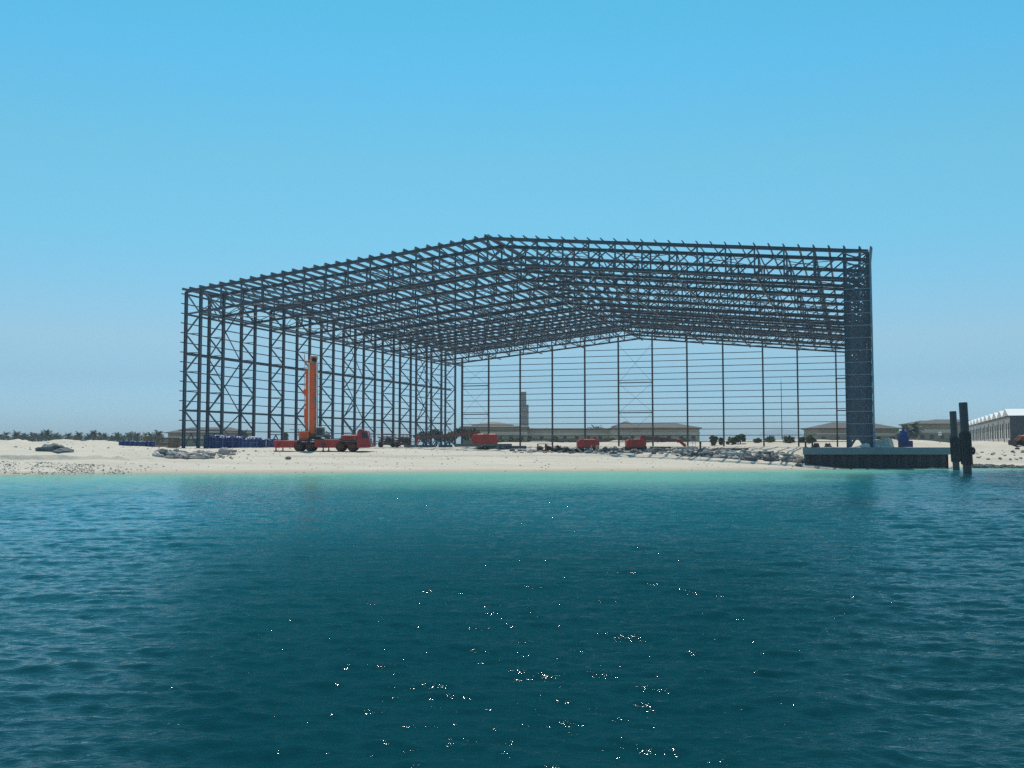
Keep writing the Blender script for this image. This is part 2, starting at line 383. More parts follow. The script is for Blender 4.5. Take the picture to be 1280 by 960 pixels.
# ------------------------------------------------------------------ the steel hall
W, RISE, TD, WC, B1, BB, EH = 100.56, 5.006, 3.55, 2.7064, 5.994, 9.0024, 24.55
L_FR = [0]+[B1+i*BB for i in range(12)]; BACK = L_FR[-1]+3.93
hall = empty('steel_hall', (HX, HY, GZ), -YAW, 'huge open steel frame hall under construction on the sand, gable roof without cladding', 'building')
def zt(a): return EH+RISE*(1-abs(a-W/2)/(W/2))
NP = 13; half = W/2-WC; PAN = half/NP
def mirror(fn):
    fn(lambda a: a); fn(lambda a: W-a)
def make_truss(name, gable=False):
    m = MB(); td = TD-1.75 if gable else TD
    for mir in (lambda a: a, lambda a: W-a):
        T = lambda a, dz=0: (mir(a), 0, zt(mir(a))+dz)
        m.ibeam(T(-.1), T(W/2-.01), .34, .46, mi=0)                   # top chord
        m.ibeam(T(WC, -td), T(W/2-.01, -td), .32, .36 if not gable else .28, mi=0)          # bottom chord
        m.beam(T(.2, -td+.0), (mir(WC), 0, zt(WC)-td), .26, .24)
        for k in range(NP+1):
            a = WC+k*PAN
            if k == NP and mir(1) != 1: continue
            if k: m.beam(T(a, -td), T(a), .20, .20, up=(0, 1, 0))
            if k < NP and not gable: m.beam(T(a, -.1), T(a+PAN, -td+.1), .17, .17, up=(0, 1, 0))
        if gable:
            for k in range(NP*2):
                a = WC+k*PAN/2
                m.beam(T(a, -.1), T(a+PAN/2, -td), .13, .13, up=(0, 1, 0))
    return m
def make_column(mir, dense=False):
    m = MB()
    m.ibeam((mir(0), 0, -.1), (mir(0), 0, zt(0)), .40, .42, up=(1, 0, 0))
    m.ibeam((mir(WC), 0, -.1), (mir(WC), 0, zt(WC)-.05), .40, .42, up=(1, 0, 0))
    lev = [1.7]+[3.0+i*2.98 for i in range(7)]
    for i in range(6):
        a, b = (0, WC) if i % 2 else (WC, 0)
        m.beam((mir(a), 0, lev[i+1]), (mir(b), 0, lev[i+2]), .21, .18, up=(0, 1, 0))
        m.beam((mir(0), 0, lev[i+1]), (mir(WC), 0, lev[i+1]), .11, .11, up=(0, 1, 0))
        if dense: m.beam((mir(b), .03, lev[i+1]), (mir(a), .03, lev[i+2]), .20, .15, up=(0, 1, 0)); m.beam((mir(0), .05, (lev[i+1]+lev[i+2])/2), (mir(WC), .05, (lev[i+1]+lev[i+2])/2), .16, .16, up=(0, 1, 0))
    m.beam((mir(WC), 0, 20.9), (mir(0), 0, zt(0)-.2), .18, .18, up=(0, 1, 0))
    if dense:
        for z0, z1 in ((20.9, 22.2), (22.2, 23.4), (23.4, 24.4)): m.beam((mir(0), .04, z0), (mir(WC), .04, z1), .17, .15, up=(0, 1, 0)); m.beam((mir(WC), .06, z0), (mir(0), .06, z1), .15, .13, up=(0, 1, 0))
    m.beam((mir(0), 0, 2.4), (mir(WC), 0, 2.4), .15, .15, up=(0, 1, 0))
    m.beam((mir(0), 0, .1), (mir(WC/2), 0, 2.3), .15, .15, up=(0, 1, 0)); m.beam((mir(WC), 0, .1), (mir(WC/2), 0, 2.3), .15, .15, up=(0, 1, 0))
    m.box((mir(0), 0, .0), (.8, .8, .24)); m.box((mir(WC), 0, .0), (.8, .8, .24))
    return m
tr0 = make_truss('t').build('roof_truss', M['chord'], hall)
c0 = make_column(lambda a: a).build('lattice_column', M['steel'], tr0)
c1 = make_column(lambda a: W-a, True).build('lattice_column', M['steel'], tr0)
for l in L_FR[1:]:
    t_ = tr0.copy(); COL.objects.link(t_); t_.parent = hall; t_.location = (0, l, 0)
    for c in (c0, c1):
        d = c.copy(); COL.objects.link(d); d.parent = t_
tg = make_truss('g', True).build('gable_truss', M['chord'], hall); tg.location = (0, BACK, 0)
# purlins
pa = [-.45, .87]+[WC+i*PAN/2 for i in range(26)]+[W/2-.28]
for mir in (lambda a: a, lambda a: W-a):
    s_ = 1 if mir(0) == 0 else -1
    for a in pa:
        z = zt(mir(max(a, 0)))+.23+.2
        MB().zed((mir(a), -.5, z-.03), (mir(a), BACK+.5, z-.03), .16*s_, .34, .06).build('purlin', M['purlin'], hall)
# side wall girts, struts, bracing
GH = [1.35+i*1.52 for i in range(16)]
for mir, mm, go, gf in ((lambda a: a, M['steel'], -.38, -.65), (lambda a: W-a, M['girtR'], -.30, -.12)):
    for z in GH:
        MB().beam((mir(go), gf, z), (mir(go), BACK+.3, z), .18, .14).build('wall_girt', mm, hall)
    for a, z, w in ((.0, 5.95, .34), (.0, 14.75, .34), (.0, 20.95, .26), (.0, 24.1, .26), (WC, 20.95, .28)):
        MB().beam((mir(a), .0, z), (mir(a), BACK, z), .24, w).build('wall_strut', M['steel'], hall)
    for i, j in ((1, 2), (6, 7), (10, 11)):
        m = MB()
        for z0, z1 in ((.3, 5.9), (5.95, 14.7), (14.75, 24.)):
            m.beam((mir(.1), L_FR[i], z0), (mir(.1), L_FR[j], z1), .14, .16); m.beam((mir(-.1), L_FR[i], z1), (mir(-.1), L_FR[j], z0), .12, .14)
        m.build('cross_bracing', M['steel'], hall)
for z in GH:
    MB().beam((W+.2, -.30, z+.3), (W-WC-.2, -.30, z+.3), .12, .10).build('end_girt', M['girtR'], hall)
MB().beam((W+.33, -.16, 0), (W+.33, -.16, EH+.2), .20, .14).build('corner_trim', M['girtR'], hall)
# longitudinal lines of the roof
for k in (0, 3, 6, 9, 13):
    for mir in ((lambda a: a), (lambda a: W-a)):
        if k == 13 and mir(0): continue
        a = WC+k*PAN; zz = zt(mir(a))
        MB().beam((mir(a), 0, zz-TD), (mir(a), BACK, zz-TD), .2, .2).build('roof_tie', M['steel'], hall)
        for i in range(12):
            m = MB()
            if k in (0, 13) or i in (1, 6, 10):
                m.beam((mir(a)+.06, L_FR[i], zz-.2), (mir(a)+.06, L_FR[i+1], zz-TD+.1), .13, .13)
                m.beam((mir(a)-.09, L_FR[i], zz-TD+.1), (mir(a)-.09, L_FR[i+1], zz-.2), .12, .12)
                m.build('sway_bracing', M['steel'], hall)
for k in (2, 4, 8, 11):
    for mir in ((lambda a: a), (lambda a: W-a)):
        a = WC+k*PAN; zz = zt(mir(a))
        MB().beam((mir(a), 0, zz-TD*.52), (mir(a), BACK, zz-TD*.52), .13, .13).build('roof_tie', M['steel'], hall)
        for i in range(2, 12, 3):
            MB().beam((mir(a)+.05, L_FR[i], zz-.2), (mir(a)+.05, L_FR[i+1], zz-TD+.1), .11, .11).build('roof_brace', M['steel'], hall)
# roof plane bracing in the braced bays
for i in (1, 6, 10):
    m = MB()
    for mir in ((lambda a: a), (lambda a: W-a)):
        for k in range(0, 12, 3):
            a0 = WC+k*PAN; a1 = a0+3*PAN
            for (p, q) in ((a0, a1), (a1, a0)):
                m.tube((mir(p), L_FR[i], zt(mir(p))-.05), (mir(q), L_FR[i+1], zt(mir(q))-.05), .06, 5)
    m.build('roof_bracing', M['steel'], hall)
for i in range(12):
    m = MB()
    for mir in ((lambda a: a), (lambda a: W-a)):
        for k in range(0, 13, 2):
            k2 = min(k+2, 13); p, q = (WC+k*PAN, WC+k2*PAN) if (i+k//2) % 2 else (WC+k2*PAN, WC+k*PAN)
            m.tube((mir(p), L_FR[i], zt(mir(p))-TD), (mir(q), L_FR[i+1], zt(mir(q))-TD), .065, 5)
    m.build('lower_bracing', M['steel'], hall)
# pale rods under the roof, their sunlit look is in the colour
for a in (40.5, 48.5, 58.0, 64.5, 72.5, 81.):
    z0 = zt(a)
    MB().tube((a-1.0, L_FR[3]+1.2, z0-TD-.3), (a+1.2, L_FR[3]+2.6, z0-.4), .075, 6).build('pale_brace_rod', M['palerod'], hall)
# gable wall at the back
gp = [2.9, 10.2, 18.7, 27.2, 35.6, 44.1, 52.5, 60.9, 69.4, 78.6, 86.4, 94.9]
for i, a in enumerate(gp):
    w = .46 if i == 0 else .34
    MB().ibeam((a, BACK+.35, -.1), (a, BACK+.35, zt(a)-TD+1.8), w, .4, up=(0, 1, 0)).build('gable_post', M['post'], hall)
zs = [1.35+i*1.505 for i in range(17)]
for z in zs:
    over = [a for a in gp+[W-WC] if zt(a)-TD-.25 > z]
    if len(over) < 2: continue
    lo, hi = over[0], over[-1]
    MB().beam((lo, BACK+.68, z), (hi, BACK+.68, z), .2, .15, mi=0).build('gable_girt', M['primer'], hall)
for i, j in ((0, 1), (5, 6)):
    a, b = gp[i], gp[j]
    m = MB()
    for z in (8.42, 15.75): m.beam((a, BACK+.3, z), (b, BACK+.3, z), .2, .24)
    m.build('gable_strut', M['steel'], hall)
    m = MB()
    top = zt(a)-TD-.2
    for z0, z1 in ((.8, 8.4), (8.4, 15.7), (15.7, top)):
        m.tube((a, BACK+.3, z0), (b, BACK+.34, z1), .028, 5); m.tube((a, BACK+.3, z1), (b, BACK+.34, z0), .028, 5)
    m.build('gable_brace_rods', M['steel'], hall)
m = MB()
a, b = gp[11], W-WC
for z in (8.42, 15.75): m.beam((a, BACK+.3, z), (b, BACK+.3, z), .2, .24)
m.build('gable_strut', M['steel'], hall)

# ------------------------------------------------------------------ quay and piles
qy = empty('quay', (0, 119, 0), 0, 'grey concrete capped quay with dark sheet piling below the hall corner', 'quay')
x0, x1 = 34.55, 52.15; DY = 24.; xl = x0*(119+DY)/119+.15
def slab(pts, z0, z1):
    n = len(pts); m = MB()
    m.add([(x, y, z) for z in (z0, z1) for x, y in pts], [tuple(range(n-1, -1, -1)), tuple(range(n, 2*n))]+[(i, (i+1) % n, n+(i+1) % n, n+i) for i in range(n)]); return m
slab([(x0, 0), (x1, 0), (x1, DY), (xl, DY)], 1.68, 2.51).build('concrete_cap', M['concrete'], qy)
slab([(x0+.25, .2), (x1-.25, .2), (x1-.25, DY-.2), (xl+.2, DY-.2)], 2.506, 2.518).build('deck_surface', M['concdeck'], qy)
m = MB(); P = []
n = 46; xx0, xx1 = 34.95, 51.95; st = (xx1-xx0)/n; xl2 = xx0*(119+DY)/119
for i in range(n+1):
    k = i % 4; P.append((xx0+i*st, .30 if k in (0, 1) else .62))
for (xa, ya), (xb, yb) in zip(P[:-1], P[1:]):
    m.add([(xa, ya, -3), (xb, yb, -3), (xb, yb, 1.70), (xa, ya, 1.70)], [(0, 1, 2, 3)])
m.add([(xx0, .3, -3), (xl2, DY-.5, -3), (xl2, DY-.5, 1.7), (xx0, .3, 1.7)], [(3, 2, 1, 0)])
m.add([(xx1, .3, -3), (xx1, DY-.5, -3), (xx1, DY-.5, 1.7), (xx1, .3, 1.7)], [(0, 1, 2, 3)])
m.build('sheet_piling', M['sheetpile'], qy)
def pile(px, ptop, pbot, ysl, D, r, label, lean):
    b = at(px, pbot, D); b.z = 0; top = at(px, ptop, D).z; sz = at(px, ysl, D).z
    e = empty('mooring_pile', (b.x, D, 0), 0, label, 'pile', 'mooring piles beside the quay')
    lx = lambda z: -lean*z/top
    m = MB(); m.tube((lx(-3), 0, -3), (lx(top-.05), 0, top-.05), r, 20); m.tube((lx(top-.05), 0, top-.05), (lx(top), 0, top), r*.96, 20); m.build('steel_tube', M['pile'], e)
    m = MB(); m.tube((lx(.9), 0, .9), (lx(sz), 0, sz), r*1.24, 20)
    m.tube((lx(sz), 0, sz), (lx(sz+.12), 0, sz+.12), r*1.12, 20)
    m.build('rubber_sleeve', M['sleeve'], e)
    m = MB()
    for i in range(10):
        a = 2*PI*i/10; m.beam((lx(.95)+math.cos(a)*r*1.26, math.sin(a)*r*1.26, .95), (lx(sz)+math.cos(a)*r*1.26, math.sin(a)*r*1.26, sz-.05), .09, .06)
    m.build('rubbing_strip', M['rubber'], e)
    return e
pile(1195.5, 514, 587.5, 547, 112, .36, 'shorter dark steel mooring pile nearest the end of the quay', .22)
pe = pile(1209.5, 503, 592, 541, 98, .40, 'taller dark steel mooring pile with a tyre hung on its side', .26)
def torus(m, c, Rr, r, axis='x', n=22, k=10, mi=0):
    vs = []; fs = []
    for i in range(n):
        a = 2*PI*i/n
        for j in range(k):
            b = 2*PI*j/k; rr = Rr+r*math.cos(b); w = r*math.sin(b)
            vs.append((c[0]+w, c[1]+rr*math.cos(a), c[2]+rr*math.sin(a)) if axis == 'x' else (c[0]+rr*math.cos(a), c[1]+w, c[2]+rr*math.sin(a)))
            fs.append((i*k+j, ((i+1) % n)*k+j, ((i+1) % n)*k+(j+1) % k, i*k+(j+1) % k))
    m.add(vs, fs, mi, True)
m = MB(); torus(m, (0, 0, 0), .28, .11); o = m.build('fender_tyre', M['rubber'], None, (at(1216.5, 563, 98).x-.02, 98.0, at(1216.5, 563.5, 98).z))
tag(o, 'black tyre fender hung on the taller mooring pile', 'tyre')

# things on the quay
QZ = 2.518
def bollard(px, D, h, label):
    p = at(px, 558, D); e = empty('bollard', (p.x, D, QZ), 0, label, 'bollard', 'bollards on the quay edge')
    m = MB(); m.lathe((0, 0, 0), [(.17, 0), (.17, .05), (.11, .08), (.10, h-.2), (.17, h-.12), (.18, h-.04), (.10, h)], 14); m.build('post', M['darkmetal'], e)
    m = MB(); m.box((0, 0, .012), (.5, .5, .03), 0, 0, .01); m.build('base_plate', M['darkmetal'], e)
bollard(1007, 120.2, .78, 'dark bollard at the left end of the quay top')
bollard(1015.5, 120.6, .9, 'dark bollard right of the end bollard on the quay')
def lumpmesh(m, c, size, seed, nu=18, nv=9, amp=.14, mi=0, flat=.0, smooth=True):
    rng = np.random.default_rng(seed); vs = []; fs = []
    for j in range(nv+1):
        t = (PI/2)*(1-j/nv)
        for i in range(nu):
            f = 2*PI*i/nu; k = 1+amp*float(vn(math.cos(f)*1.7+seed, math.sin(f)*1.7+j*.5, seed))
            ce = abs(math.cos(f))**.6*math.copysign(1, math.cos(f)); se = abs(math.sin(f))**.6*math.copysign(1, math.sin(f))
            r = math.sin(t)**.7 if t > 0 else 0
            vs.append((c[0]+size[0]*ce*r*k, c[1]+size[1]*se*r*k, c[2]+size[2]*(math.cos(t)**.8)*(1+amp*float(vn(f*1.1, j*.7, seed+3)))))
    for j in range(nv):
        for i in range(nu): fs.append((j*nu+i, j*nu+(i+1) % nu, (j+1)*nu+(i+1) % nu, (j+1)*nu+i))
    m.add(vs, fs, mi, smooth)
def roped(px, D, label):
    p = at(px, 558, D); m = MB()
    for k in range(5): torus_flat(m, (0, 0, .06+.1*k), .36-.03*k, .055)
    o = m.build('rope_coil', M['scrap'], None, (p.x, D, QZ)); tag(o, label, 'rope')
def torus_flat(m, c, Rr, r, n=20, k=7):
    vs = []; fs = []
    for i in range(n):
        a = 2*PI*i/n
        for j in range(k):
            b = 2*PI*j/k; rr = Rr+r*math.cos(b)
            vs.append((c[0]+rr*math.cos(a), c[1]+rr*math.sin(a), c[2]+r*math.sin(b)))
            fs.append((i*k+j, ((i+1) % n)*k+j, ((i+1) % n)*k+(j+1) % k, i*k+(j+1) % k))
    m.add(vs, fs, 0, True)
roped(1020.5, 120.8, 'low dark rope coil on the quay beside the bollards')
# a small pump set left on the quay
p = at(1035, 558, 121); e = empty('pump_set', (p.x, 121, QZ), 0, 'small dark pump with pipe stubs standing on the quay', 'pump')
MB().box((0, 0, .09), (.85, .5, .1), 0, 0, .02).build('skid', M['darkmetal'], e)
MB().box((-.12, 0, .30), (.42, .34, .32), 0, 0, .04).build('motor', M['scrap'], e)
m = MB(); m.tube((.2, 0, .14), (.2, 0, .52), .06, 10); m.tube((.34, 0, .14), (.34, 0, .38), .05, 10); m.tube((-.2, 0, .4), (-.2, 0, .56), .045, 10); m.build('pipe_stub', M['darkmetal'], e)
m = MB(); lumpmesh(m, (0, 0, -.02), (.52, .5, .50), 5, 20, 8, .12); o = m.build('sand_heap', M['sandheap'], None, (at(1082, 558, 121.5).x, 121.5, QZ)); tag(o, 'small white sand heap on the quay before the corner column', 'sand heap')
p = at(1133, 558, 121); e = empty('wrapped_machine', (p.x-.1, 121, QZ), 0, 'blue tarpaulin wrapped machine standing on a navy skid box on the quay', 'machine')
MB().box((0, 0, .42), (1.42, 1.1, .78), 0, 0, .06).build('skid_box', M['navy'], e)
m = MB(); lumpmesh(m, (-.18, 0, .80), (.60, .5, .95), 14, 22, 12, .26); lumpmesh(m, (-.42, -.05, .80), (.5, .45, .62), 15, 18, 9, .25); lumpmesh(m, (-.1, -.02, 1.3), (.34, .34, .82), 18, 18, 9, .3)
m.build('tarpaulin', M['bluetarp'], e)
m = MB(); m.tube((-.55, .1, .8), (-.62, .1, 1.9), .03, 6); m.tube((-.62, .1, 1.9), (-.2, .1, 2.05), .03, 6); m.build('guard_rail', M['greymetal'], e)

# ------------------------------------------------------------------ mobile crane
CD = 124.; cg = ground_at(408, CD); PXM = F/CD
def CX(px): return (px-408)/PXM
CZ0 = at(408, 565, CD).z
def CZ(py): return at(408, py, CD).z-cg.z
crane = empty('mobile_crane', (cg.x, CD, cg.z), 0, 'red mobile crane with raised orange telescopic boom parked before the hall', 'crane')
Wd = 2.5
m = MB(); m.box((CX(408), 0, .95), (CX(448)-CX(368), .9, .40), 0, 0, .05)
m.box((CX(360), 0, 1.02), (CX(375)-CX(345), Wd-.1, .62), 0, 0, .06)
m.box((CX(411), 0, 1.0), (CX(427)-CX(396), Wd-.06, .95), 0, 0, .06)
m.box((CX(452), 0, .62), (CX(466)-CX(448), Wd-.2, .35), 0, 0, .05)
m.build('chassis', M['red'], crane)
m = MB()
for y in (-1.1, 1.1):
    for a, b in ((397, 423), (346, 373)): m.box(((CX(a)+CX(b))/2, y, .66), (CX(b)-CX(a), .12, .42), 0, 0, .03)
m.build('side_skirt', M['red'], crane)
m = MB()
for a, b in ((374, 396), (425, 449)): m.box(((CX(a)+CX(b))/2, 0, 1.30), (CX(b)-CX(a)-.06, Wd+.02, .16), 0, 0, .05)
m.box((CX(408), 0, 1.52), (CX(430)-CX(366), 2.1, .12)); m.build('mudguard', M['darkmetal'], crane)
wheel0 = None
for px in (376, 390, 427.5, 442):
    for y in (-1.02, 1.02):
        if wheel0 is None:
            m = MB(); m.lathe((0, 0, 0), [(.40, -.24), (.545, -.20), (.575, -.08), (.575, .08), (.545, .20), (.40, .24)], 26, 'y'); wheel0 = m.build('wheel', M['rubber'], crane)
            m = MB(); m.lathe((0, 0, 0), [(.12, -.262), (.16, -.25), (.33, -.22), (.36, -.246), (.41, -.244), (.41, .244), (.33, .22), (.12, .262)], 22, 'y'); rim = m.build('rim', M['hub'], wheel0)
            wh = wheel0
        else:
            wh = wheel0.copy(); COL.objects.link(wh); wh.parent = crane
            r2 = rim.copy(); COL.objects.link(r2); r2.parent = wh
        wh.location = (CX(px), y, .575)
m = MB(); m.box((CX(438.5), 0, CZ(548)), (CX(448.3)-CX(429), Wd-.1, .86), 0, 0, .1); m.box((CX(424), 0, CZ(551.3)), (CX(430)-CX(418), 2.1, .4), 0, 0, .06); m.build('engine_hood', M['red'], crane)
m = MB()
for i in range(6): m.box((CX(432+i*2.3), -1.212, CZ(548)), (.12, .02, .5))
m.build('grille', M['darkmetal'], crane)
# driver's cab
cx0, cx1 = CX(448.6), CX(463.5)
prof = [(cx0, .55), (cx1, .55), (cx1+.02, 1.5), (cx1-.22, CZ(540)), (cx1-.4, CZ(538.3)), (cx0+.1, CZ(538.3)), (cx0, CZ(540))]
vs = [(x, y, z) for y in (-1.2, 1.2) for x, z in prof]; n = len(prof)
m = MB(); m.add(vs, [tuple(range(n)), tuple(range(2*n-1, n-1, -1))]+[(i, n+i, n+(i+1) % n, (i+1) % n) for i in range(n)]); cab = m.build('driver_cab', M['crimson'], crane)
m = MB(); m.add([(cx0+.55, -1.206, 1.62), (cx1-.14, -1.206, 1.62), (cx1-.32, -1.206, CZ(540.6)), (cx0+.55, -1.206, CZ(540.6))], [(0, 1, 2, 3)])
m.add([(cx1+.03, -1.05, 1.58), (cx1+.03, 1.05, 1.58), (cx1-.21, 1.05, CZ(540.7)), (cx1-.21, -1.05, CZ(540.7))], [(0, 1, 2, 3)]); m.build('window', M['glass'], cab)
m = MB(); m.box((cx0+.35, -.5, CZ(537.6)), (.5, .8, .2), 0, 0, .04); m.tube((cx0+.2, .6, CZ(539)), (cx0+.2, .6, CZ(535.5)), .06, 8); m.build('roof_unit', M['crimson'], cab)
m = MB(); m.box((cx1+.12, 0, .72), (.24, 2.4, .4), 0, 0, .05); m.box((cx1+.45, 0, .95), (.5, 1.6, .16), 0, 0, .03); m.tube((cx1+.6, -.6, .8), (cx1+.6, -.6, 1.5), .05, 8); m.tube((cx1+.35, .3, .8), (cx1+.35, .3, 1.9), .04, 8); m.build('front_bumper', M['boomred'], crane)
for y in (-.9, .9):
    MB().lathe((cx1+.25, y, .74), [(.11, 0), (.11, .04), (.05, .05)], 12, 'x').build('headlight', M['cream'], crane)
m = MB(); m.tube((cx1+.05, -1.25, 2.2), (cx1+.1, -1.5, 2.2), .03, 6); m.box((cx1+.1, -1.52, 2.0), (.08, .2, .45), 0, 0, .02); m.build('mirror', M['darkmetal'], crane)
# outriggers
for px in (350, 408):
    for y in (-1, 1):
        m = MB(); m.box((CX(px), y*1.5, .82), (.34, .9, .26), 0, 0, .03); m.tube((CX(px), y*1.85, .1), (CX(px), y*1.85, 1.1), .08, 10); m.lathe((CX(px), y*1.85, .0), [(.3, 0), (.3, .06), (.1, .12)], 14); m.build('outrigger', M['darkmetal'] if px > 380 else M['red'], crane)
# superstructure
m = MB(); m.lathe((CX(391), 0, 1.56), [(.95, 0), (.95, .14), (.8, .2)], 28); m.build('slew_ring', M['darkmetal'], crane)
m = MB(); m.box((CX(391), 0, 1.9), (CX(407)-CX(376), 1.9, .34), 0, 0, .05); m.box((CX(394), .0, 2.35), (.7, .9, .6), 0, 0, .05); m.build('turntable', M['darkmetal'], crane)
cw = MB().box(((CX(376)+CX(388.2))/2, 0, CZ(546)), (CX(388.2)-CX(376), 2.1, 1.2), 0, 0, .08).build('counterweight', M['orange'], crane)
m = MB(); m.box(((CX(376)+CX(388.2))/2, 0, CZ(539.6)), (CX(388.6)-CX(375.6), 2.16, .12), 0, 0, .03); m.box((CX(376.6), -1.07, CZ(546)), (.1, .06, 1.18))
m.build('trim', M['orangepale'], cw)
m = MB()
for i in range(4): m.box((CX(382.6), -1.058, CZ(549-i*2.1)), (.8, .02, .1))
m.build('vent', M['boomred'], cw)
m = MB(); m.tube((CX(375.4), -.9, 1.9), (CX(375.4), -.9, CZ(536)), .035, 6); m.tube((CX(375.4), .9, 1.9), (CX(375.4), .9, CZ(536)), .035, 6); m.tube((CX(375.4), -.9, CZ(537)), (CX(364), -.9, CZ(537)), .03, 6); m.build('handrail', M['darkmetal'], crane)
ocx0, ocx1 = CX(397.5), CX(406.6)
m = MB(); m.box(((ocx0+ocx1)/2, -.65, CZ(540.3)), (ocx1-ocx0, 1.0, CZ(534.5)-CZ(546)), 0, 0, .07); oc = m.build('operator_cab', M['greymetal'], crane)
m = MB(); m.box(((ocx0+ocx1)/2, -1.158, CZ(540.0)), (ocx1-ocx0-.16, .02, .82)); m.box((ocx1+.006, -.65, CZ(540)), (.02, .8, .82)); m.build('window', M['glass'], oc)
MB().box(((ocx0+ocx1)/2, -.65, CZ(534.1)), (ocx1-ocx0+.06, 1.08, .07), 0, 0, .02).build('cab_roof', M['cream'], oc)
m = MB(); m.tube((CX(407.5), -.3, 2.0), (CX(413.5), -.3, 1.7), .28, 14); m.tube((CX(408.5), -.45, 2.5), (CX(416), -.45, 1.75), .07, 8); m.build('winch', M['greymetal'], crane)
# boom
bx = CX(391.8); zb, ztp = CZ(549), CZ(445.5)
tilt = -.10
m = MB(); pr = [(-.34, -.52), (.34, -.52), (.46, -.35), (.46, .40), (.36, .50), (-.36, .50), (-.46, .40), (-.46, -.35)]
m.prism(pr, (bx+.04, 0, zb), (bx-.04, 0, ztp-.9), up=(0, 1, 0)); boom = m.build('boom', M['orange'], crane)
m = MB()
for x_ in (-.475, .475): m.beam((bx+x_+.04, -.40, zb+.5), (bx+x_-.04, -.40, ztp-.8), (.13 if x_ < 0 else .06), .34, up=(0, 1, 0))
m.build('edge_strip', M['cream'], boom)  # pale strips along both front edges of the boom
m = MB()
for f in (.08, .38, .63, .82, .97): MB().prism([(x*1.08, y*1.08) for x, y in pr], (bx, 0, zb+(ztp-.9-zb)*f), (bx, 0, zb+(ztp-.9-zb)*f+.16), up=(0, 1, 0)).build('collar', M['orange'], boom)
m = MB(); m.prism([(x*.86, y*.86) for x, y in pr], (bx-.04, 0, ztp-.9), (bx-.05, 0, ztp-.25), up=(0, 1, 0)); m.box((bx-.05, .1, ztp-.12), (.85, .9, .42), 0, 0, .08); hd = m.build('boom_head', M['orangepale'], boom)
m = MB(); m.lathe((bx+.12, -.5, ztp-.45), [(.27, -.09), (.3, -.07), (.24, 0), (.3, .07), (.27, .09)], 18, 'y'); m.build('sheave', M['rubber'], hd)
# folded jib alongside the boom, lift cylinder
jx = CX(384.0)
m = MB(); m.prism([(-.2, -.22), (.2, -.22), (.2, .22), (-.2, .22)], (jx, 0, CZ(545)), (jx, 0, CZ(462)), up=(0, 1, 0)); jib = m.build('folded_jib', M['orange'], crane)
m = MB(); m.box((CX(381.2), 0, CZ(490)), (.62, .4, .5), 0, 0, .08); m.box((CX(381.5), 0, CZ(487.5)), (.35, .5, .22), 0, 0, .04); m.box((CX(382), 0, CZ(520)), (.3, .26, 1.9), 0, 0, .04); m.build('jib_bracket', M['orange'], jib)
m = MB(); m.tube((CX(380.3), 0, CZ(520)), (CX(380.3), 0, CZ(452)), .035, 6); m.tube((CX(380.3), 0, CZ(453)), (CX(386.5), 0, CZ(450)), .05, 6); m.tube((CX(380.3), 0, CZ(456)), (CX(386.5), 0, CZ(456)), .05, 6)
m.tube((CX(379.6), 0, CZ(452)), (CX(379.6), 0, CZ(443)), .05, 6); m.box((CX(382.5), 0, CZ(452)), (.34, .3, .3), 0, 0, .05); m.build('jib_linkage', M['orangepale'], jib)
m = MB(); m.tube((CX(396.2), 0, 2.2), (CX(395), -.25, CZ(500)), .2, 14); m.tube((CX(395), -.25, CZ(500)), (CX(393), -.35, CZ(488)), .13, 12); m.build('lift_cylinder', M['greymetal'], crane)
m = MB(); m.tube((bx+.2, -.62, CZ(470)), (bx+.24, -.62, 2.3), .028, 6); m.tube((bx+.08, -.62, CZ(452)), (bx+.2, -.62, CZ(470)), .028, 6); m.box((bx+.22, -.64, CZ(501)), (.26, .16, .7), 0, 0, .05); m.build('hoist_rope', M['greymetal'], crane)

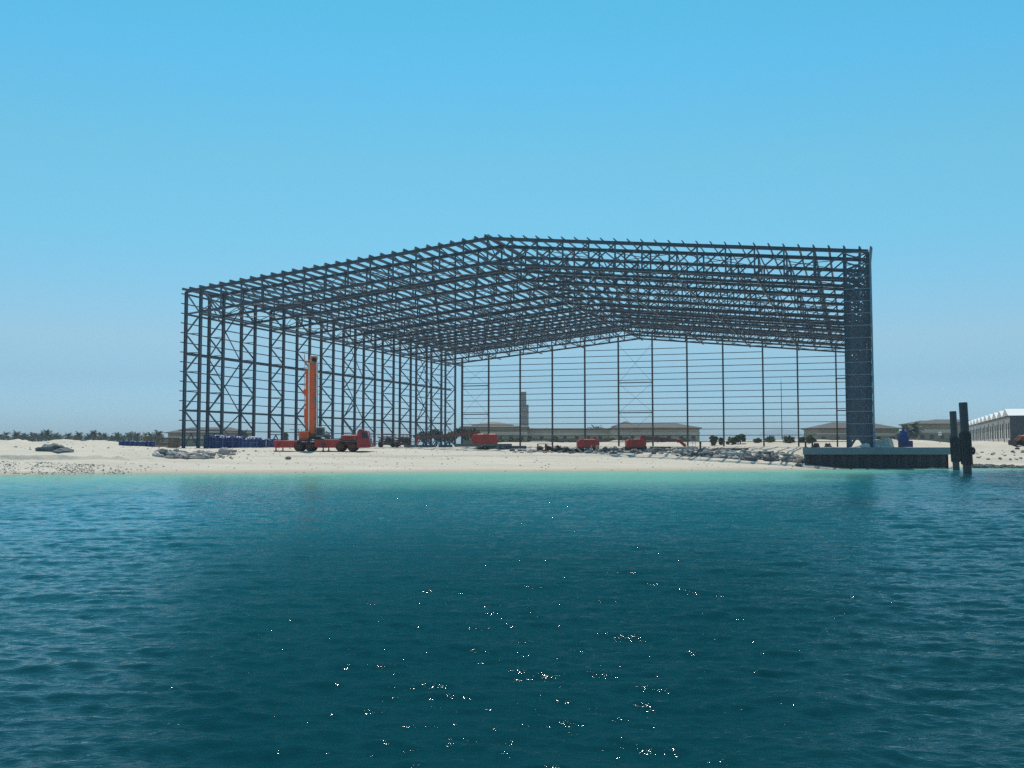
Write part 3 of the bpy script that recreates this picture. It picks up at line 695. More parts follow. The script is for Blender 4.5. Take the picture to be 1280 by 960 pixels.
# ------------------------------------------------------------------ boom lifts
def wheel4(root, sx, sy, r, w):
    first = None
    for x in (-sx, sx):
        for y in (-sy, sy):
            if first is None:
                m = MB(); m.lathe((0, 0, 0), [(r*.6, -w/2), (r*.95, -w*.42), (r, -w*.2), (r, w*.2), (r*.95, w*.42), (r*.6, w/2)], 22, 'y'); first = m.build('wheel', M['rubber'], root)
                m = MB(); m.lathe((0, 0, 0), [(r*.15, -w*.56), (r*.5, -w*.45), (r*.61, -w*.51), (r*.61, w*.51), (r*.5, w*.45), (r*.15, w*.56)], 18, 'y'); rim_ = m.build('rim', M['greymetal'], first); o = first
            else:
                o = first.copy(); COL.objects.link(o); o.parent = root
                q = rim_.copy(); COL.objects.link(q); q.parent = o
            o.location = (x, y, r)
def hood(m, L, Wy, h, z0, roundend=1, seg=10, mi=0):
    """rounded counterweight hood: side outline with one big rounded end"""
    pr = [(-L/2, 0), (L/2, 0)]
    if roundend > 0:
        pr = [(-L/2, .05), (-L/2+.08, 0)]
        for i in range(seg+1):
            a = -PI/2+PI*i/seg; pr.append((L/2-h*.5+math.cos(a)*h*.5, h/2+math.sin(a)*h/2))
        pr += [(-L/2+.3, h), (-L/2, h*.8)]
    else:
        pr = [(L/2-.08, 0), (L/2, .08), (L/2, h*.86), (L/2-.22, h)]
        for i in range(seg+1):
            a = PI/2+PI*i/seg*.92; pr.append((-L/2+h*.5+math.cos(a)*h*.5, h/2+math.sin(a)*h/2))
    n = len(pr); ins = .12
    cxm = sum(p[0] for p in pr)/n; 
    sides = [(-Wy/2, .93), (-Wy/2+ins, 1.), (Wy/2-ins, 1.), (Wy/2, .93)]
    vs = []
    for y, k in sides: vs += [(cxm+(x-cxm)*k, y, z0+h/2+(z-h/2)*k) for x, z in pr]
    fs = [tuple(range(n)), tuple(range(4*n-1, 3*n-1, -1))]
    for s_ in range(3): fs += [(s_*n+i, (s_+1)*n+i, (s_+1)*n+(i+1) % n, s_*n+(i+1) % n) for i in range(n)]
    m.add(vs, fs, mi)
def boom_lift(px0, px1, ytop, ybot, D, end, label, boom_to=None, jib_to=None, rz=0.):
    c = ground_at((px0+px1)/2, D); k = D/F; L = (px1-px0)*k
    zt_ = at(640, ytop, D).z-c.z; zb_ = at(640, ybot, D).z-c.z
    e = empty('boom_lift', (c.x, D, c.z), rz, label, 'boom lift', 'red boom lifts on the building plot')
    r = .52 if D > 150 else .38
    m = MB(); m.box((0, 0, r+.08), (2.5, 1.5, .3), 0, 0, .06); m.box((0, 0, r+.3), (1.1, 1.1, .3), 0, 0, .05); m.build('chassis', M['darkmetal'], e)
    wheel4(e, 1.0, .85, r, .36)
    m = MB(); hood(m, L, 2.2, zt_-zb_, zb_, end); h_ = m.build('turret_hood', M['red'], e)
    m = MB(); m.box((0, -1.13, zb_+.12), (L*.7, .04, .1)); m.box((-.1*end, -1.13, zb_+(zt_-zb_)*.62), (.5, .04, .34)); m.build('vent', M['boomred'], h_)
    m = MB(); m.box((-.1*end, 0, zt_+.02), (L*.62, 1.9, .05), 0, 0, .015); m.build('hood_lid', M['orangepale'], h_)
    m = MB()
    for y in (-.3, .3): m.beam((.25*end*L, y, zb_+.3), (.32*end*L, y, zt_+.35), .12, .4, up=(1, 0, 0))
    m.build('boom_bracket', M['red'], e)
    if boom_to:
        p0 = Vector((.30*end*L, 0, zt_+.22)); w = at(boom_to[0], boom_to[1], D); p1 = Vector((w.x-c.x, 0, w.z-c.z))
        mid = p0+(p1-p0)*.52
        m = MB(); m.beam(p0, mid, .42, .46); m.beam(p0+(p1-p0)*.5, p1, .32, .34); b_ = m.build('boom', M['boomred'], e)
        w = at(jib_to[0], jib_to[1], D); p2 = Vector((w.x-c.x, 0, max(.3, w.z-c.z)))
        m = MB(); m.beam(p1, p2, .3, .36); m.box(tuple(p1), (.55, .5, .5), 0, 0, .05); m.build('jib', M['red'], b_)
        s_ = 1 if p1.x > p0.x else -1
        m = MB(); bx_ = p2.x+s_*.1; 
        m.box((bx_+s_*.55, 0, p2.z-.1), (1.0, 2.0, .06))
        for yy_ in (-.97, .97):
            for xx_ in (.08, 1.02): m.tube((bx_+s_*xx_, yy_, p2.z-.1), (bx_+s_*xx_, yy_, p2.z+.95), .025, 6)
            for zz_ in (.4, .92): m.tube((bx_+s_*.08, yy_, p2.z+zz_), (bx_+s_*1.02, yy_, p2.z+zz_), .022, 6)
        for xx_ in (.08, 1.02):
            for zz_ in (.4, .92): m.tube((bx_+s_*xx_, -.97, p2.z+zz_), (bx_+s_*xx_, .97, p2.z+zz_), .022, 6)
        m.build('platform_basket', M['greymetal'], e)
    else:
        m = MB(); m.beam((.1, .2, zt_+.15), (.5, 7.5, zt_-.1), .4, .42); m.beam((.5, 7.0, zt_-.1), (.6, 9., .6), .3, .32); m.build('boom', M['boomred'], e)
    return e
boom_lift(589, 622, 542.5, 555.5, 172, -1, 'red boom lift with its long boom stretched low towards the crane', (523, 547.2), (519, 557), 0)
boom_lift(721, 748.5, 549.2, 560.2, 131, 1, 'red boom lift with rounded hood behind the rubble and timber offcuts')
boom_lift(782, 806.5, 549.0, 559.8, 133, 1, 'red boom lift nearest the right part of the hall, boom towards the quay', (849, 551), (857, 557.5))

# reddish stack of pipes and fittings behind the crane
def scissor(px, D, label):
    c = ground_at(px, D); e = empty('scissor_lift', (c.x, D, c.z), 0, label, 'scissor lift', 'folded red scissor lifts beside the crane')
    MB().box((0, 0, .55), (2.6, 1.2, .4), 0, 0, .05).build('chassis', M['boomred'], e); wheel4(e, .95, .6, .3, .25)
    m = MB()
    for k in range(2):
        z = .78+k*.34
        for y in (-.45, .45):
            m.beam((-1.2, y, z), (1.2, y, z+.3), .07, .12, mi=0); m.beam((-1.2, y+.08, z+.3), (1.2, y+.08, z), .07, .12, mi=0)
    m.build('scissor_arms', M['scrap'], e)
    m = MB(); m.box((0, 0, 1.5), (2.7, 1.25, .1), 0, 0, .02)
    for x in (-1.3, -.65, 0, .65, 1.3):
        for y in (-.6, .6): m.tube((x, y, 1.5), (x, y, 2.0), .028, 6)
    for y in (-.6, .6): m.tube((-1.3, y, 1.98), (1.3, y, 1.98), .028, 6)
    for x in (-1.3, 1.3): m.tube((x, -.6, 1.98), (x, .6, 1.98), .028, 6)
    m.build('platform', M['boomred'], e)
scissor(484, 152, 'folded rusty red scissor lift just right of the crane cab')
scissor(504, 156, 'folded rusty red scissor lift farther from the crane, by the boom tip')

# ------------------------------------------------------------------ site materials
def ibeam_obj(px0, px1, D, z, rz, label, m_, h=.36, lift=0.):
    c = ground_at((px0+px1)/2, D); L = (px1-px0)*D/F
    m = MB(); m.ibeam((-L/2, 0, h/2), (L/2, 0, h/2), .3, h, tf=.05, tw=.04)
    o = m.build('steel_beam', m_, None, (c.x, D, c.z+lift)); o.rotation_euler = (0, 0, rz)
    tag(o, label, 'beam', 'steel beams lying on the sand'); return o
ibeam_obj(569, 640, 138, 0, .02, 'longest grey steel beam lying in front of the boom lift with the stretched boom', M['greymetal'], .4, .32)
ibeam_obj(612, 658, 136.5, 0, -.05, 'dark steel beam lying in front of the long grey beam', M['steel'], .4)
ibeam_obj(505, 545, 150, 0, .0, 'grey steel beam on the sand below the boom tip', M['greymetal'], .36)
ibeam_obj(548, 566, 149, 0, .3, 'short dark steel beam between the boom tip and the long grey beam', M['steel'], .4)
ibeam_obj(812, 838, 137, 0, .1, 'dark steel beam on the rubble right of the far right boom lift', M['steel'], .35, .05)
ibeam_obj(893, 935, 139, 0, -.03, 'long thin dark beam on the sand above the right rubble bank', M['steel'], .3)
ibeam_obj(836, 872, 138.5, 0, .02, 'pale grey beam along the top of the right rubble bank', M['concdeck'], .3)
def trestle(px, D, label):
    c = ground_at(px, D); m = MB()
    for y in (-.5, .5):
        m.beam((-.9, y, 0), (0, y, 1.3), .14, .14); m.beam((.9, y, 0), (0, y, 1.3), .14, .14); m.beam((-.5, y, .6), (.5, y, .6), .1, .1)
    m.beam((0, -.6, 1.36), (0, .6, 1.36), .2, .16)
    o = m.build('steel_trestle', M['steel'], None, (c.x, D, c.z)); tag(o, label, 'trestle', 'steel trestles on the plot')
trestle(534, 150, 'dark steel trestle under the boom tip of the left boom lift')
trestle(548, 151, 'dark steel trestle right of the one under the boom tip')
trestle(563, 150, 'dark steel trestle nearest the long grey beam')
def crate(px, D, L, h, label, m_=None):
    c = ground_at(px, D); e = empty('stillage', (c.x, D, c.z), .05, label, 'stillage')
    m = MB()
    for x in (-L/2, L/2):
        for y in (-.5, .5): m.beam((x, y, 0), (x, y, h), .08, .08)
    for y in (-.5, .5):
        for z in (.12, h): m.beam((-L/2, y, z), (L/2, y, z), .08, .08)
    for x in (-L/2, L/2): m.beam((x, -.5, h), (x, .5, h), .07, .07)
    m.build('frame', M['boomred'], e)
    m = MB(); rng = np.random.default_rng(int(px))
    for k in range(7): m.rock((rng.uniform(-L*.4, L*.1), rng.uniform(-.3, .3), .2+rng.uniform(0, h*.45)), (.3, .25, .2), rng)
    m.build('contents', M['scrap'], e)
crate(677, 128.5, 1.0, .95, 'red framed stillage half full of dark scrap on the beach top')
crate(686.5, 129, .8, .9, 'nearly empty red framed stillage beside the fuller one')
rng = np.random.default_rng(3)
def scrap(px, D, L, h, label, seed, m_='scrap'):
    c = ground_at(px, D); rng = np.random.default_rng(seed); m = MB()
    for k in range(26):
        x = rng.normal(0, L/4); s_ = rng.uniform(.12, .32)
        m.rock((x, rng.normal(0, .4), max(.05, (h*.7)*(1-abs(x)/(L*.6))*rng.uniform(.1, 1))), (s_*1.3, s_, s_*.8), rng, 0, 6, 4, .4)
    for k in range(8):
        x = rng.uniform(-L/2, L/2); a = rng.uniform(-.5, .5)
        m.beam((x-.5, rng.uniform(-.5, .5), .1), (x+.5*math.cos(a), rng.uniform(-.5, .5), rng.uniform(.2, h)), .07, .07)
    o = m.build('scrap_heap', M[m_], None, (c.x, D, c.z)); tag(o, label, 'scrap heap', 'scrap heaps on the beach top')
scrap(697, 127, 1.9, 1.0, 'dark scrap metal heap right of the red stillages', 31)
scrap(709, 126.5, 2.2, .6, 'low rusty scrap heap before the middle boom lift', 32)
scrap(728, 126.5, 2.6, .7, 'dark scrap heap tangled with pale timber before the middle boom lift', 33)
scrap(757, 128, 2.0, .7, 'dark scrap heap right of the middle boom lift', 34, 'rockdark')
scrap(606, 133, 2.4, .55, 'dark scrap heap under the end of the long grey beam', 35)
scrap(625, 134, 1.8, .5, 'dark scrap heap in front of the left boom lift body', 36, 'rockdark')
for i, (px, a, L) in enumerate(((731, .5, 1.1), (738, 1.4, .9), (743, 1.1, 1.0), (749.5, 2.1, 1.0), (727, 2.4, .9))):
    c = ground_at(px, 125.6); m = MB(); m.beam((0, 0, 0), (math.cos(a)*L, .2, math.sin(a)*L), .10, .14)
    o = m.build('timber_offcut', M['timberpale'], None, (c.x, 125.6, c.z+.02)); tag(o, ['pale timber offcut leaning low to the right', 'pale timber offcut standing nearly upright', 'pale timber offcut leaning steeply right', 'pale timber offcut slanting left at the end of the heap', 'leftmost pale timber offcut slanting left'][i]+' before the middle boom lift', 'timber', 'pale timber offcuts in the scrap')
# small post on the plot
c = ground_at(875, 143); MB_ = MB().tube((0, 0, -.1), (0, 0, .9), .14, 10); MB_.lathe((0, 0, .9), [(.14, 0), (.17, .02), (.17, .12), (.05, .18)], 12)
tag(MB_.build('guide_post', M['darkmetal'], None, tuple(c)), 'short dark post standing on the sand right of the boom lifts', 'post')
# blue barrels
b0 = None
for i in range(8):
    px = 152+i*5.75; D = 150+.15*i; c = ground_at(px, D)
    if b0 is None:
        m = MB(); m.lathe((0, 0, 0), [(.30, 0), (.325, .03), (.325, .28), (.345, .30), (.325, .32), (.325, .60), (.345, .62), (.325, .64), (.325, .90), (.29, .95), (.28, .93)], 20); b0 = m.build('barrel', M['bluepl'])
        m = MB(); m.lathe((.12, 0, .93), [(.05, 0), (.05, .05), (.03, .05)], 10); cp = m.build('bung_cap', M['navy'], b0); o = b0
    else:
        o = b0.copy(); COL.objects.link(o); q = cp.copy(); COL.objects.link(q); q.parent = o
    o.location = (c.x, D, c.z-.02); o.rotation_euler = (0, 0, i*1.3)
    tag(o, f'blue plastic barrel, {ORD[i]} from the left in the row below the dunes', 'barrel', 'blue barrels in a row left of the hall')
# stacked timber
def stack(px0, px1, ytop, D, label, name='timber_stack', mt='timber', rows=6):
    c = ground_at((px0+px1)/2, D); L = (px1-px0)*D/F; h = at(640, ytop, D).z-c.z
    e = empty(name, (c.x, D, c.z), .03, label, 'timber stack')
    m = MB(); rng = np.random.default_rng(int(px0)); hh = h/rows
    for k in range(rows):
        for j in range(4): 
            m.box((rng.uniform(-.1, .1), -.9+j*.58, k*hh+hh*.46), (L*rng.uniform(.93, 1.0), .54, hh*.86))
    m.build('boards', M[mt], e)
    m = MB()
    for k in range(rows-1):
        for x in (-L*.4, -L*.1, L*.12, L*.38): m.box((x, 0, (k+1)*hh-.06), (.1, 2.4, hh*.26))
    m.build('spacer', M['timberpale'], e)
stack(182, 224, 546.8, 168, 'tall stack of weathered brown boards left of the hall corner')
stack(200, 221, 554.5, 160, 'lower dark board stack in front of the tall board stack', rows=4)
c = ground_at(180, 167); m = MB(); m.box((0, 0, 1.0), (.34, .12, 2.0), 0, 0, .03); tag(m.build('upright_board', M['timberpale'], None, tuple(c)), 'pale upright board at the left end of the brown board stack', 'board')
# blue covered goods behind the front left columns
def covered(px0, px1, ytop, D, seed, label, teal=False):
    c = ground_at((px0+px1)/2, D); L = (px1-px0)*D/F; h = at(640, ytop, D).z-c.z
    e = empty('covered_stack', (c.x, D, c.z), .03, label, 'covered goods', 'blue covered stacks behind the hall columns')
    nx_, ny_, vs, fs = 28, 10, [], []
    rng = np.random.default_rng(seed)
    for j in range(ny_+1):
        t = j/ny_
        for i in range(nx_+1):
            u = i/nx_; x = (u-.5)*L
            if t < .35: y = -1.0-.08*math.sin(u*40+seed); z = h*(t/.35)
            elif t < .65: y = -1.0+2.0*(t-.35)/.3; z = h
            else: y = 1.0+.06*math.sin(u*33); z = h*(1-(t-.65)/.35)
            z *= 1+.07*float(vn(u*6+seed, t*4, seed)); y += .12*float(vn(u*14, t*9, seed+2)); x += .06*float(vn(u*9, t*7, seed+5))
            vs.append((x, y, max(z, .02)))
    for j in range(ny_):
        for i in range(nx_): q = j*(nx_+1)+i; fs.append((q, q+1, q+nx_+2, q+nx_+1))
    m = MB(); m.add(vs, fs, 0, False)
    for s_ in (0, nx_):
        m.add([vs[j*(nx_+1)+s_] for j in range(ny_+1)], [tuple(range(ny_+1))])
    m.build('tarpaulin', M['bluetarp'], e)
    m = MB(); 
    for x in (-.38, .02, .4): m.box((x*L, -1.16, h*.5), (.05, .02, h*.9))
    m.box((0, -1.17, h*.55), (L*.94, .02, .05)); m.build('rope_tie', M['greymetal'], e)
    if seed % 2:
        m = MB(); lumpmesh(m, (L*.05, 0, h*1.0), (L*.28, .7, .18), seed, 20, 5, .2); m.build('sheet', M['whitesheet'], e)
covered(263, 283, 545.0, 158, 41, 'tallest blue tarpaulin stack behind the second lattice column')
covered(283, 304, 545.6, 159, 42, 'blue tarpaulin stack between the second and third lattice columns')
covered(304, 326, 547.2, 158, 43, 'blue tarpaulin stack behind the third lattice column')
covered(326, 350, 548.6, 159, 44, 'lowest blue tarpaulin stack nearest the crane')
c = ground_at(259, 159); e = empty('tool_cabinet', tuple(c), .05, 'teal metal cabinet at the left end of the blue covered stacks', 'cabinet')
MB().box((0, 0, 1.05), (.8, .9, 2.1), 0, 0, .03).build('body', M['teal'], e)
m = MB(); m.box((-.19, -.462, 1.05), (.36, .02, 1.9)); m.box((.19, -.462, 1.05), (.36, .02, 1.9)); m.build('door', M['teal'], e)
# loose posts by the covered stack
for i, (px, lab) in enumerate(((333, 'pale stake standing before the lowest blue stack'), (345, 'pale stake at the left end of the crane'))):
    c = ground_at(px, 137-i*3); tag(MB().tube((0, 0, -.2), (.03, 0, 1.1), .05, 8).build('stake', M['timberpale'], None, tuple(c)), lab, 'stake', 'pale stakes on the sand')

# ------------------------------------------------------------------ rubble and rocks
def rubble(name, px0, px1, D0, D1, n, smin, smax, label, mm, seed, clump=.4, sink=.25):
    rng = np.random.default_rng(seed); m = MB()
    for k in range(n):
        px = rng.uniform(px0, px1); D = rng.uniform(D0, D1) if not callable(D0) else D0(px)+D1*rng.random()**1.4; x = (px-640)/F*D
        if rng.random() > clump and vn(px*.06, D*.25, seed) < -.1: continue
        s_ = smin+(smax-smin)*rng.random()**2.2
        z = gz(x, D)+s_*(.5-sink)
        m.rock((x, D, z), (s_*rng.uniform(.9, 1.7), s_*rng.uniform(.7, 1.2), s_*rng.uniform(.4, .8)), rng, int(rng.random() < .3), 6, 4, .35)
    o = m.build(name, mm); tag(o, label, kind='stuff'); return o
rubble('rubble', 196, 292, 112, 121, 260, .10, .5, 'grey rock rubble at the beach top left of the crane', [M['rock'], M['rockdark']], 61)
rubble('rubble', 765, 1003, lambda p: np.interp(p, [765, 850, 950, 1003], [127.5, 125.5, 122.8, 121]), 10, 760, .10, .52, 'bank of grey rubble between the boom lifts and the quay', [M['rock'], M['rockdark']], 62)
rubble('rubble', 640, 775, 124.5, 131, 200, .08, .34, 'thin rubble below the stillages and scrap', [M['rock'], M['rockdark']], 63)
rubble('rubble', 1214, 1285, 122.2, 124.4, 240, .10, .42, 'dark wet rock edge at the waterline right of the piles', [M['rockdark'], M['rockdark']], 64, 1.)
rubble('rubble', 1216, 1290, 129, 140, 60, .08, .3, 'scattered stones on the sand slope right of the piles', [M['rock'], M['rockdark']], 65)
rubble('rubble', 1150, 1205, 118.5, 121, 60, .1, .35, 'pale stones at the foot of the quay behind the piles', [M['rock'], M['sandheap']], 67, 1.)
rubble('pebbles', -30, 190, 95.5, 104.5, 2300, .02, .085, 'dark seaweed and pebble wrack along the left beach waterline', [M['gravel'], M['rock']], 66, .2)
rubble('pebbles', 150, 1000, 101, 131, 1500, .02, .09, 'sparse shell grit and small stones on the beach', [M['rock'], M['rockdark']], 68, .3)
rubble('pebbles', 20, 330, 112, 150, 260, .04, .2, 'small stones scattered over the dune sand', [M['rock'], M['rockdark']], 69, .3)
def boulder(px, D, size, label, mm='rock', seed=1):
    rng = np.random.default_rng(seed); c = ground_at(px, D); m = MB(); m.rock((0, 0, size[2]*.55), size, rng, 0, 11, 8, .16)
    tag(m.build('boulder', M[mm], None, tuple(c)), label, 'boulder', 'boulders at the beach top')
boulder(205, 113.5, (.75, .6, .55), 'dark boulder at the left end of the left rubble', 'rockdark', 2)
boulder(214, 113, (.55, .5, .5), 'pale grey boulder beside the dark one in the left rubble', 'rock', 3)
boulder(226, 114, (.9, .6, .42), 'broad grey boulder before the hall corner column', 'rock', 4)
boulder(262, 115, (.9, .6, .42), 'low grey boulder in front of the teal cabinet', 'rock', 5)
boulder(281, 117, (.8, .6, .55), 'pale grey boulder at the right end of the left rubble', 'rock', 6)
boulder(197, 113, (.5, .4, .35), 'small pale boulder left of the dark one', 'sandheap', 7)
boulder(936, 122, (1.0, .6, .38), 'black flat boulder at the foot of the right rubble bank', 'rockdark', 8)
boulder(960, 122, (.8, .6, .5), 'dark boulder nearest the quay in the right rubble bank', 'rockdark', 9)
boulder(881, 126, (1.1, .7, .45), 'dark grey boulder below the long thin beam', 'rockdark', 10)
boulder(853, 127, (.7, .5, .4), 'pale boulder in the middle of the right rubble bank', 'rock', 11)
boulder(997, 117, (.5, .35, .25), 'small dark boulder on the sand at the quay corner', 'rockdark', 12)
c = ground_at(912, 125.5); m = MB(); m.box((0, 0, .42), (2.4, 1.3, .34), .1, 0, .05)
o = m.build('concrete_slab', M['concdeck'], None, tuple(c)); o.rotation_euler = (.06, .04, 0); tag(o, 'broken concrete slab with pale top on the right rubble bank', 'slab')
c = ground_at(383, 112); boulder(361, 113, (.35, .3, .2), 'small dark stone on the open beach below the crane', 'rockdark', 13)
# dark gravel mound at the left
c = ground_at(69, 112.5); m = MB(); lumpmesh(m, (-.2, 0, -.2), (1.35, 1.6, .90), 3, 26, 10, .3); lumpmesh(m, (1.0, -.3, -.25), (1.0, 1.2, .52), 4, 22, 8, .3); lumpmesh(m, (-1., .2, -.2), (.7, 1.0, .62), 8, 20, 8, .3)
o = m.build('gravel_mound', M['gravel'], None, tuple(c)); tag(o, 'dark grey green gravel mound on the left dune slope', 'gravel mound')

# ------------------------------------------------------------------ vegetation
def palm_meshes(h, seed):
    rng = np.random.default_rng(seed); t = MB(); n = 7
    bend = rng.uniform(-.25, .25, 2)
    pts = [Vector((bend[0]*(i/n)**2, bend[1]*(i/n)**2, h*i/n)) for i in range(n+1)]
    for i in range(n): t.tube(pts[i], pts[i+1], .24-.08*i/n, 8, .23-.08*(i+1)/n)
    c = MB(); top = pts[-1]
    for k in range(44):
        az_ = rng.uniform(0, 2*PI); el = rng.uniform(-.7, 1.35); L = rng.uniform(2.0, 3.0)
        d = Vector((math.cos(az_)*math.cos(el), math.sin(az_)*math.cos(el), math.sin(el))); p = top.copy(); seg = 6
        side = Vector((-math.sin(az_), math.cos(az_), 0))
        for j in range(seg):
            q = p+d*(L/seg); d = (d+Vector((0, 0, -.24))).normalized()
            w0 = .44*math.sin(PI*(j+.35)/(seg+.6)); w1 = .44*math.sin(PI*(j+1.1)/(seg+.6))
            for s_ in (-1, 1):
                for f0, f1 in ((0, .42), (.5, .92)):
                    a = p.lerp(q, f0); b = p.lerp(q, f1)
                    c.add([a, b, b+side*s_*w1*1.25+Vector((0, 0, -.16))+d*.12, a+side*s_*w0*1.25+Vector((0, 0, -.16))+d*.12], [(0, 1, 2, 3)])
            p = q
    return t, c
def plant(px, D, py_top, py_base_hidden, src, label, group, cat, s=1.):
    pass
PV = [palm_meshes(3.6, s) for s in (1, 2, 3, 4)]
protos = []
for t_, c_ in PV:
    o = t_.build('date_palm', M['trunk']); q = c_.build('crown', M['frond'], o); protos.append((o, q))
def place_palm(px, ytop, D, i, label, group, first=[set()]):
    v = i % 4; o, q = protos[v]
    if v in first[0]: o2 = o.copy(); COL.objects.link(o2); q2 = q.copy(); COL.objects.link(q2); q2.parent = o2; o = o2
    first[0].add(v)
    x = (px-640)/F*D; g = gz(x, D); h = at(640, ytop, D).z-g
    k = h/5.6
    o.location = (x, D, g); o.scale = (k, k, k); o.rotation_euler = (0, 0, i*2.1)
    tag(o, label, 'palm', group)
PALMS = [(1, 542), (7, 539), (21, 538), (26, 542), (31, 541), (41, 539.5), (46, 541), (53, 538.5), (59, 536.5), (64, 541), (69, 540.5), (75, 541.5), (86, 540.5), (92, 543), (99, 539),
         (111, 541), (118, 537.5), (126, 539.5), (132, 541), (140, 543), (147, 540), (155, 542.5), (161, 539.5), (168, 538.5), (172, 540), (181, 539.5), (189, 540), (197, 536.5)]
NW = ORD+['twenty-first', 'twenty-second', 'twenty-third', 'twenty-fourth', 'twenty-fifth', 'twenty-sixth', 'twenty-seventh', 'twenty-eighth']
for i, (px, yt) in enumerate(PALMS):
    place_palm(px, yt, 400+((i*53) % 70), i, f'date palm, {NW[i]} from the left in the row behind the dunes', 'date palms behind the left dunes')
place_palm(1130, 529.5, 300, 3, 'date palm behind the blue wrapped machine', 'date palms behind the quay')
place_palm(1142.5, 527.5, 305, 6, 'date palm left of the brown house beside the piles', 'date palms behind the quay')
place_palm(305.5, 536, 330, 9, 'lone date palm above the white sheets of the blue stacks', 'palms behind the hall')
def lD(px, l0):
    for D in np.arange(180, 330, .5):
        if hall_local((px-640)/F*D, D)[1] >= l0: return float(D)
    return 300.
def bush(name, px, ytop, D, wpx, label, cat, group, mt='leaf', seed=1, trunk=True):
    rng = np.random.default_rng(seed); x = (px-640)/F*D; g = gz(x, D); h = at(640, ytop, D).z-g; w = wpx*D/F/2
    h = max(h, 1.0)
    m = MB(); low = name == 'shrub'
    lobes = [(rng.uniform(-.7, .7)*w, rng.uniform(-.5, .5)*w, h*(rng.uniform(.12, .6) if low else rng.uniform(.35, .78)), rng.uniform(.28, .5)*w) for _ in range(10)]+[(rng.uniform(-.3, .3)*w, 0, h*.62, w*.45)]
    fs = .05*h+.12
    for (lx, ly, lz, lr) in lobes:
        for k in range(85):
            v = rng.normal(0, 1, 3); v /= np.linalg.norm(v); r = lr*rng.uniform(.45, 1.08)
            p = np.array([lx, ly, lz])+v*r*np.array([1, 1, min(.8, h*.4/max(lr, .1))]); p[2] = min(max(p[2], .1), h)
            a = rng.normal(0, 1, 3); a /= np.linalg.norm(a); b = np.cross(a, rng.normal(0, 1, 3)); b /= np.linalg.norm(b)
            s_ = fs*rng.uniform(.6, 1.5)
            m.add([p-a*s_, p-b*s_*.6, p+a*s_, p+b*s_*.6], [(0, 1, 2, 3)])
    e = empty(name, (x, D, g), 0, label, cat, group)
    m.build('crown', M[mt], e)
    t = MB()
    for k in range(3): t.tube((0, 0, -.1), (rng.uniform(-.3, .3)*w, rng.uniform(-.3, .3)*w, h*.6), .03*h+.03, 6, .02)
    t.build('trunk', M['trunk'], e)
G1 = 'trees beyond the left wall of the hall'; G2 = 'shrubs on the sand behind the hall'; G3 = 'shrubs before the far houses'
for i, (px, yt, w, lab) in enumerate(((488, 546, 16, 'low dark tree behind the folded scissor lifts'), (506, 544.5, 16, 'round dark tree right of the low one behind the scissor lifts'), (530, 536.5, 22, 'tall dark tree at the left end of the tree group behind the boom'), (546, 533.5, 22, 'tallest dark tree behind the left boom lift boom'),
      (562, 535, 20, 'dark tree behind the end of the left lattice wall'), (578, 533, 18, 'dark tree behind the first gable post'), (594, 531, 15, 'dark tree left of the pale hipped roof'), (357, 537, 8, 'small green tree left of the crane counterweight'), (430, 546, 18, 'low tree seen above the crane engine hood'))):
    bush('broadleaf_tree', px, yt, 285+i*3, w, lab, 'tree', G1, 'leaf', 70+i)
for i, (px, yt, w, lab) in enumerate(((892, 540.5, 11, 'dark upright shrub right of the long hipped house'), (901, 544, 9, 'small olive shrub beside the dark upright shrub'), (915, 544, 16, 'broad green shrub left of the tall mast'), (925, 539, 12, 'taller dark shrub rising from the broad green shrub'), (946, 547.5, 12, 'low flat shrub on the sand between the gable posts'), (962, 544.5, 17, 'dark low shrub left of the tall mast foot'), (985, 544, 17, 'dark spreading shrub right of the tall mast foot'),
      (1003, 545, 10, 'dark shrub before the left end of the right hipped house'), (1013, 543.5, 14, 'dark shrub under the right hipped house eave'))):
    bush('shrub', px, yt, lD(px, 118+.3*(i % 3)), w, lab, 'shrub', G2, 'leafpale' if i in (1, 2) else 'leaf', 90+i)
for i, (px, yt, w, lab) in enumerate(((628, 546, 22, 'dark shrub below the left hipped house'), (645, 545, 18, 'olive shrub left of the long low building'), (665, 545, 12, 'green shrub at the left end of the long low building'), (693, 541, 9, 'tall olive shrub before the long low building, by a gable post'), (708, 548, 14, 'low green shrub behind the middle boom lift'),
      (762, 546, 18, 'dark shrub left of the long hipped house'), (783, 543, 9, 'olive tree behind the right boom lift'), (825, 545, 22, 'dark shrub under the long hipped house windows'), (858, 545, 10, 'dark shrub near the right end of the long hipped house'),
      (1100, 545, 14, 'green shrub behind the sand mound right of the hall'), (1160, 541, 18, 'green tree before the brown house beside the piles'), (1171, 544, 12, 'low tree under the white sign'), (1118, 546, 10, 'green shrub left of the blue wrapped machine'), (1186, 545, 14, 'dark shrub behind the shorter pile'))):
    bush('shrub', px, yt, 306+i*2, w, lab, 'shrub', G3, 'leafpale' if 'olive' in lab or 'green' in lab else 'leaf', 120+i)

def hedge():
    rng = np.random.default_rng(77); m = MB(); D = 380
    for k in range(5200):
        px = rng.uniform(-40, 206); x = (px-640)/F*D; g = gz(x, D); top = at(px, 545.2+1.8*float(vn(px*.13, 0, 3)), D).z
        p = np.array([x, D+rng.uniform(-2, 2), rng.uniform(g, max(top, g+.3))])
        a = rng.normal(0, 1, 3); a /= np.linalg.norm(a); b = np.cross(a, rng.normal(0, 1, 3)); b /= np.linalg.norm(b); s_ = rng.uniform(.15, .38)
        m.add([p-a*s_, p-b*s_*.6, p+a*s_, p+b*s_*.6], [(0, 1, 2, 3)])
    tag(m.build('hedge', M['frond']), 'long low dark hedge under the row of palms behind the dunes', 'hedge')
hedge()

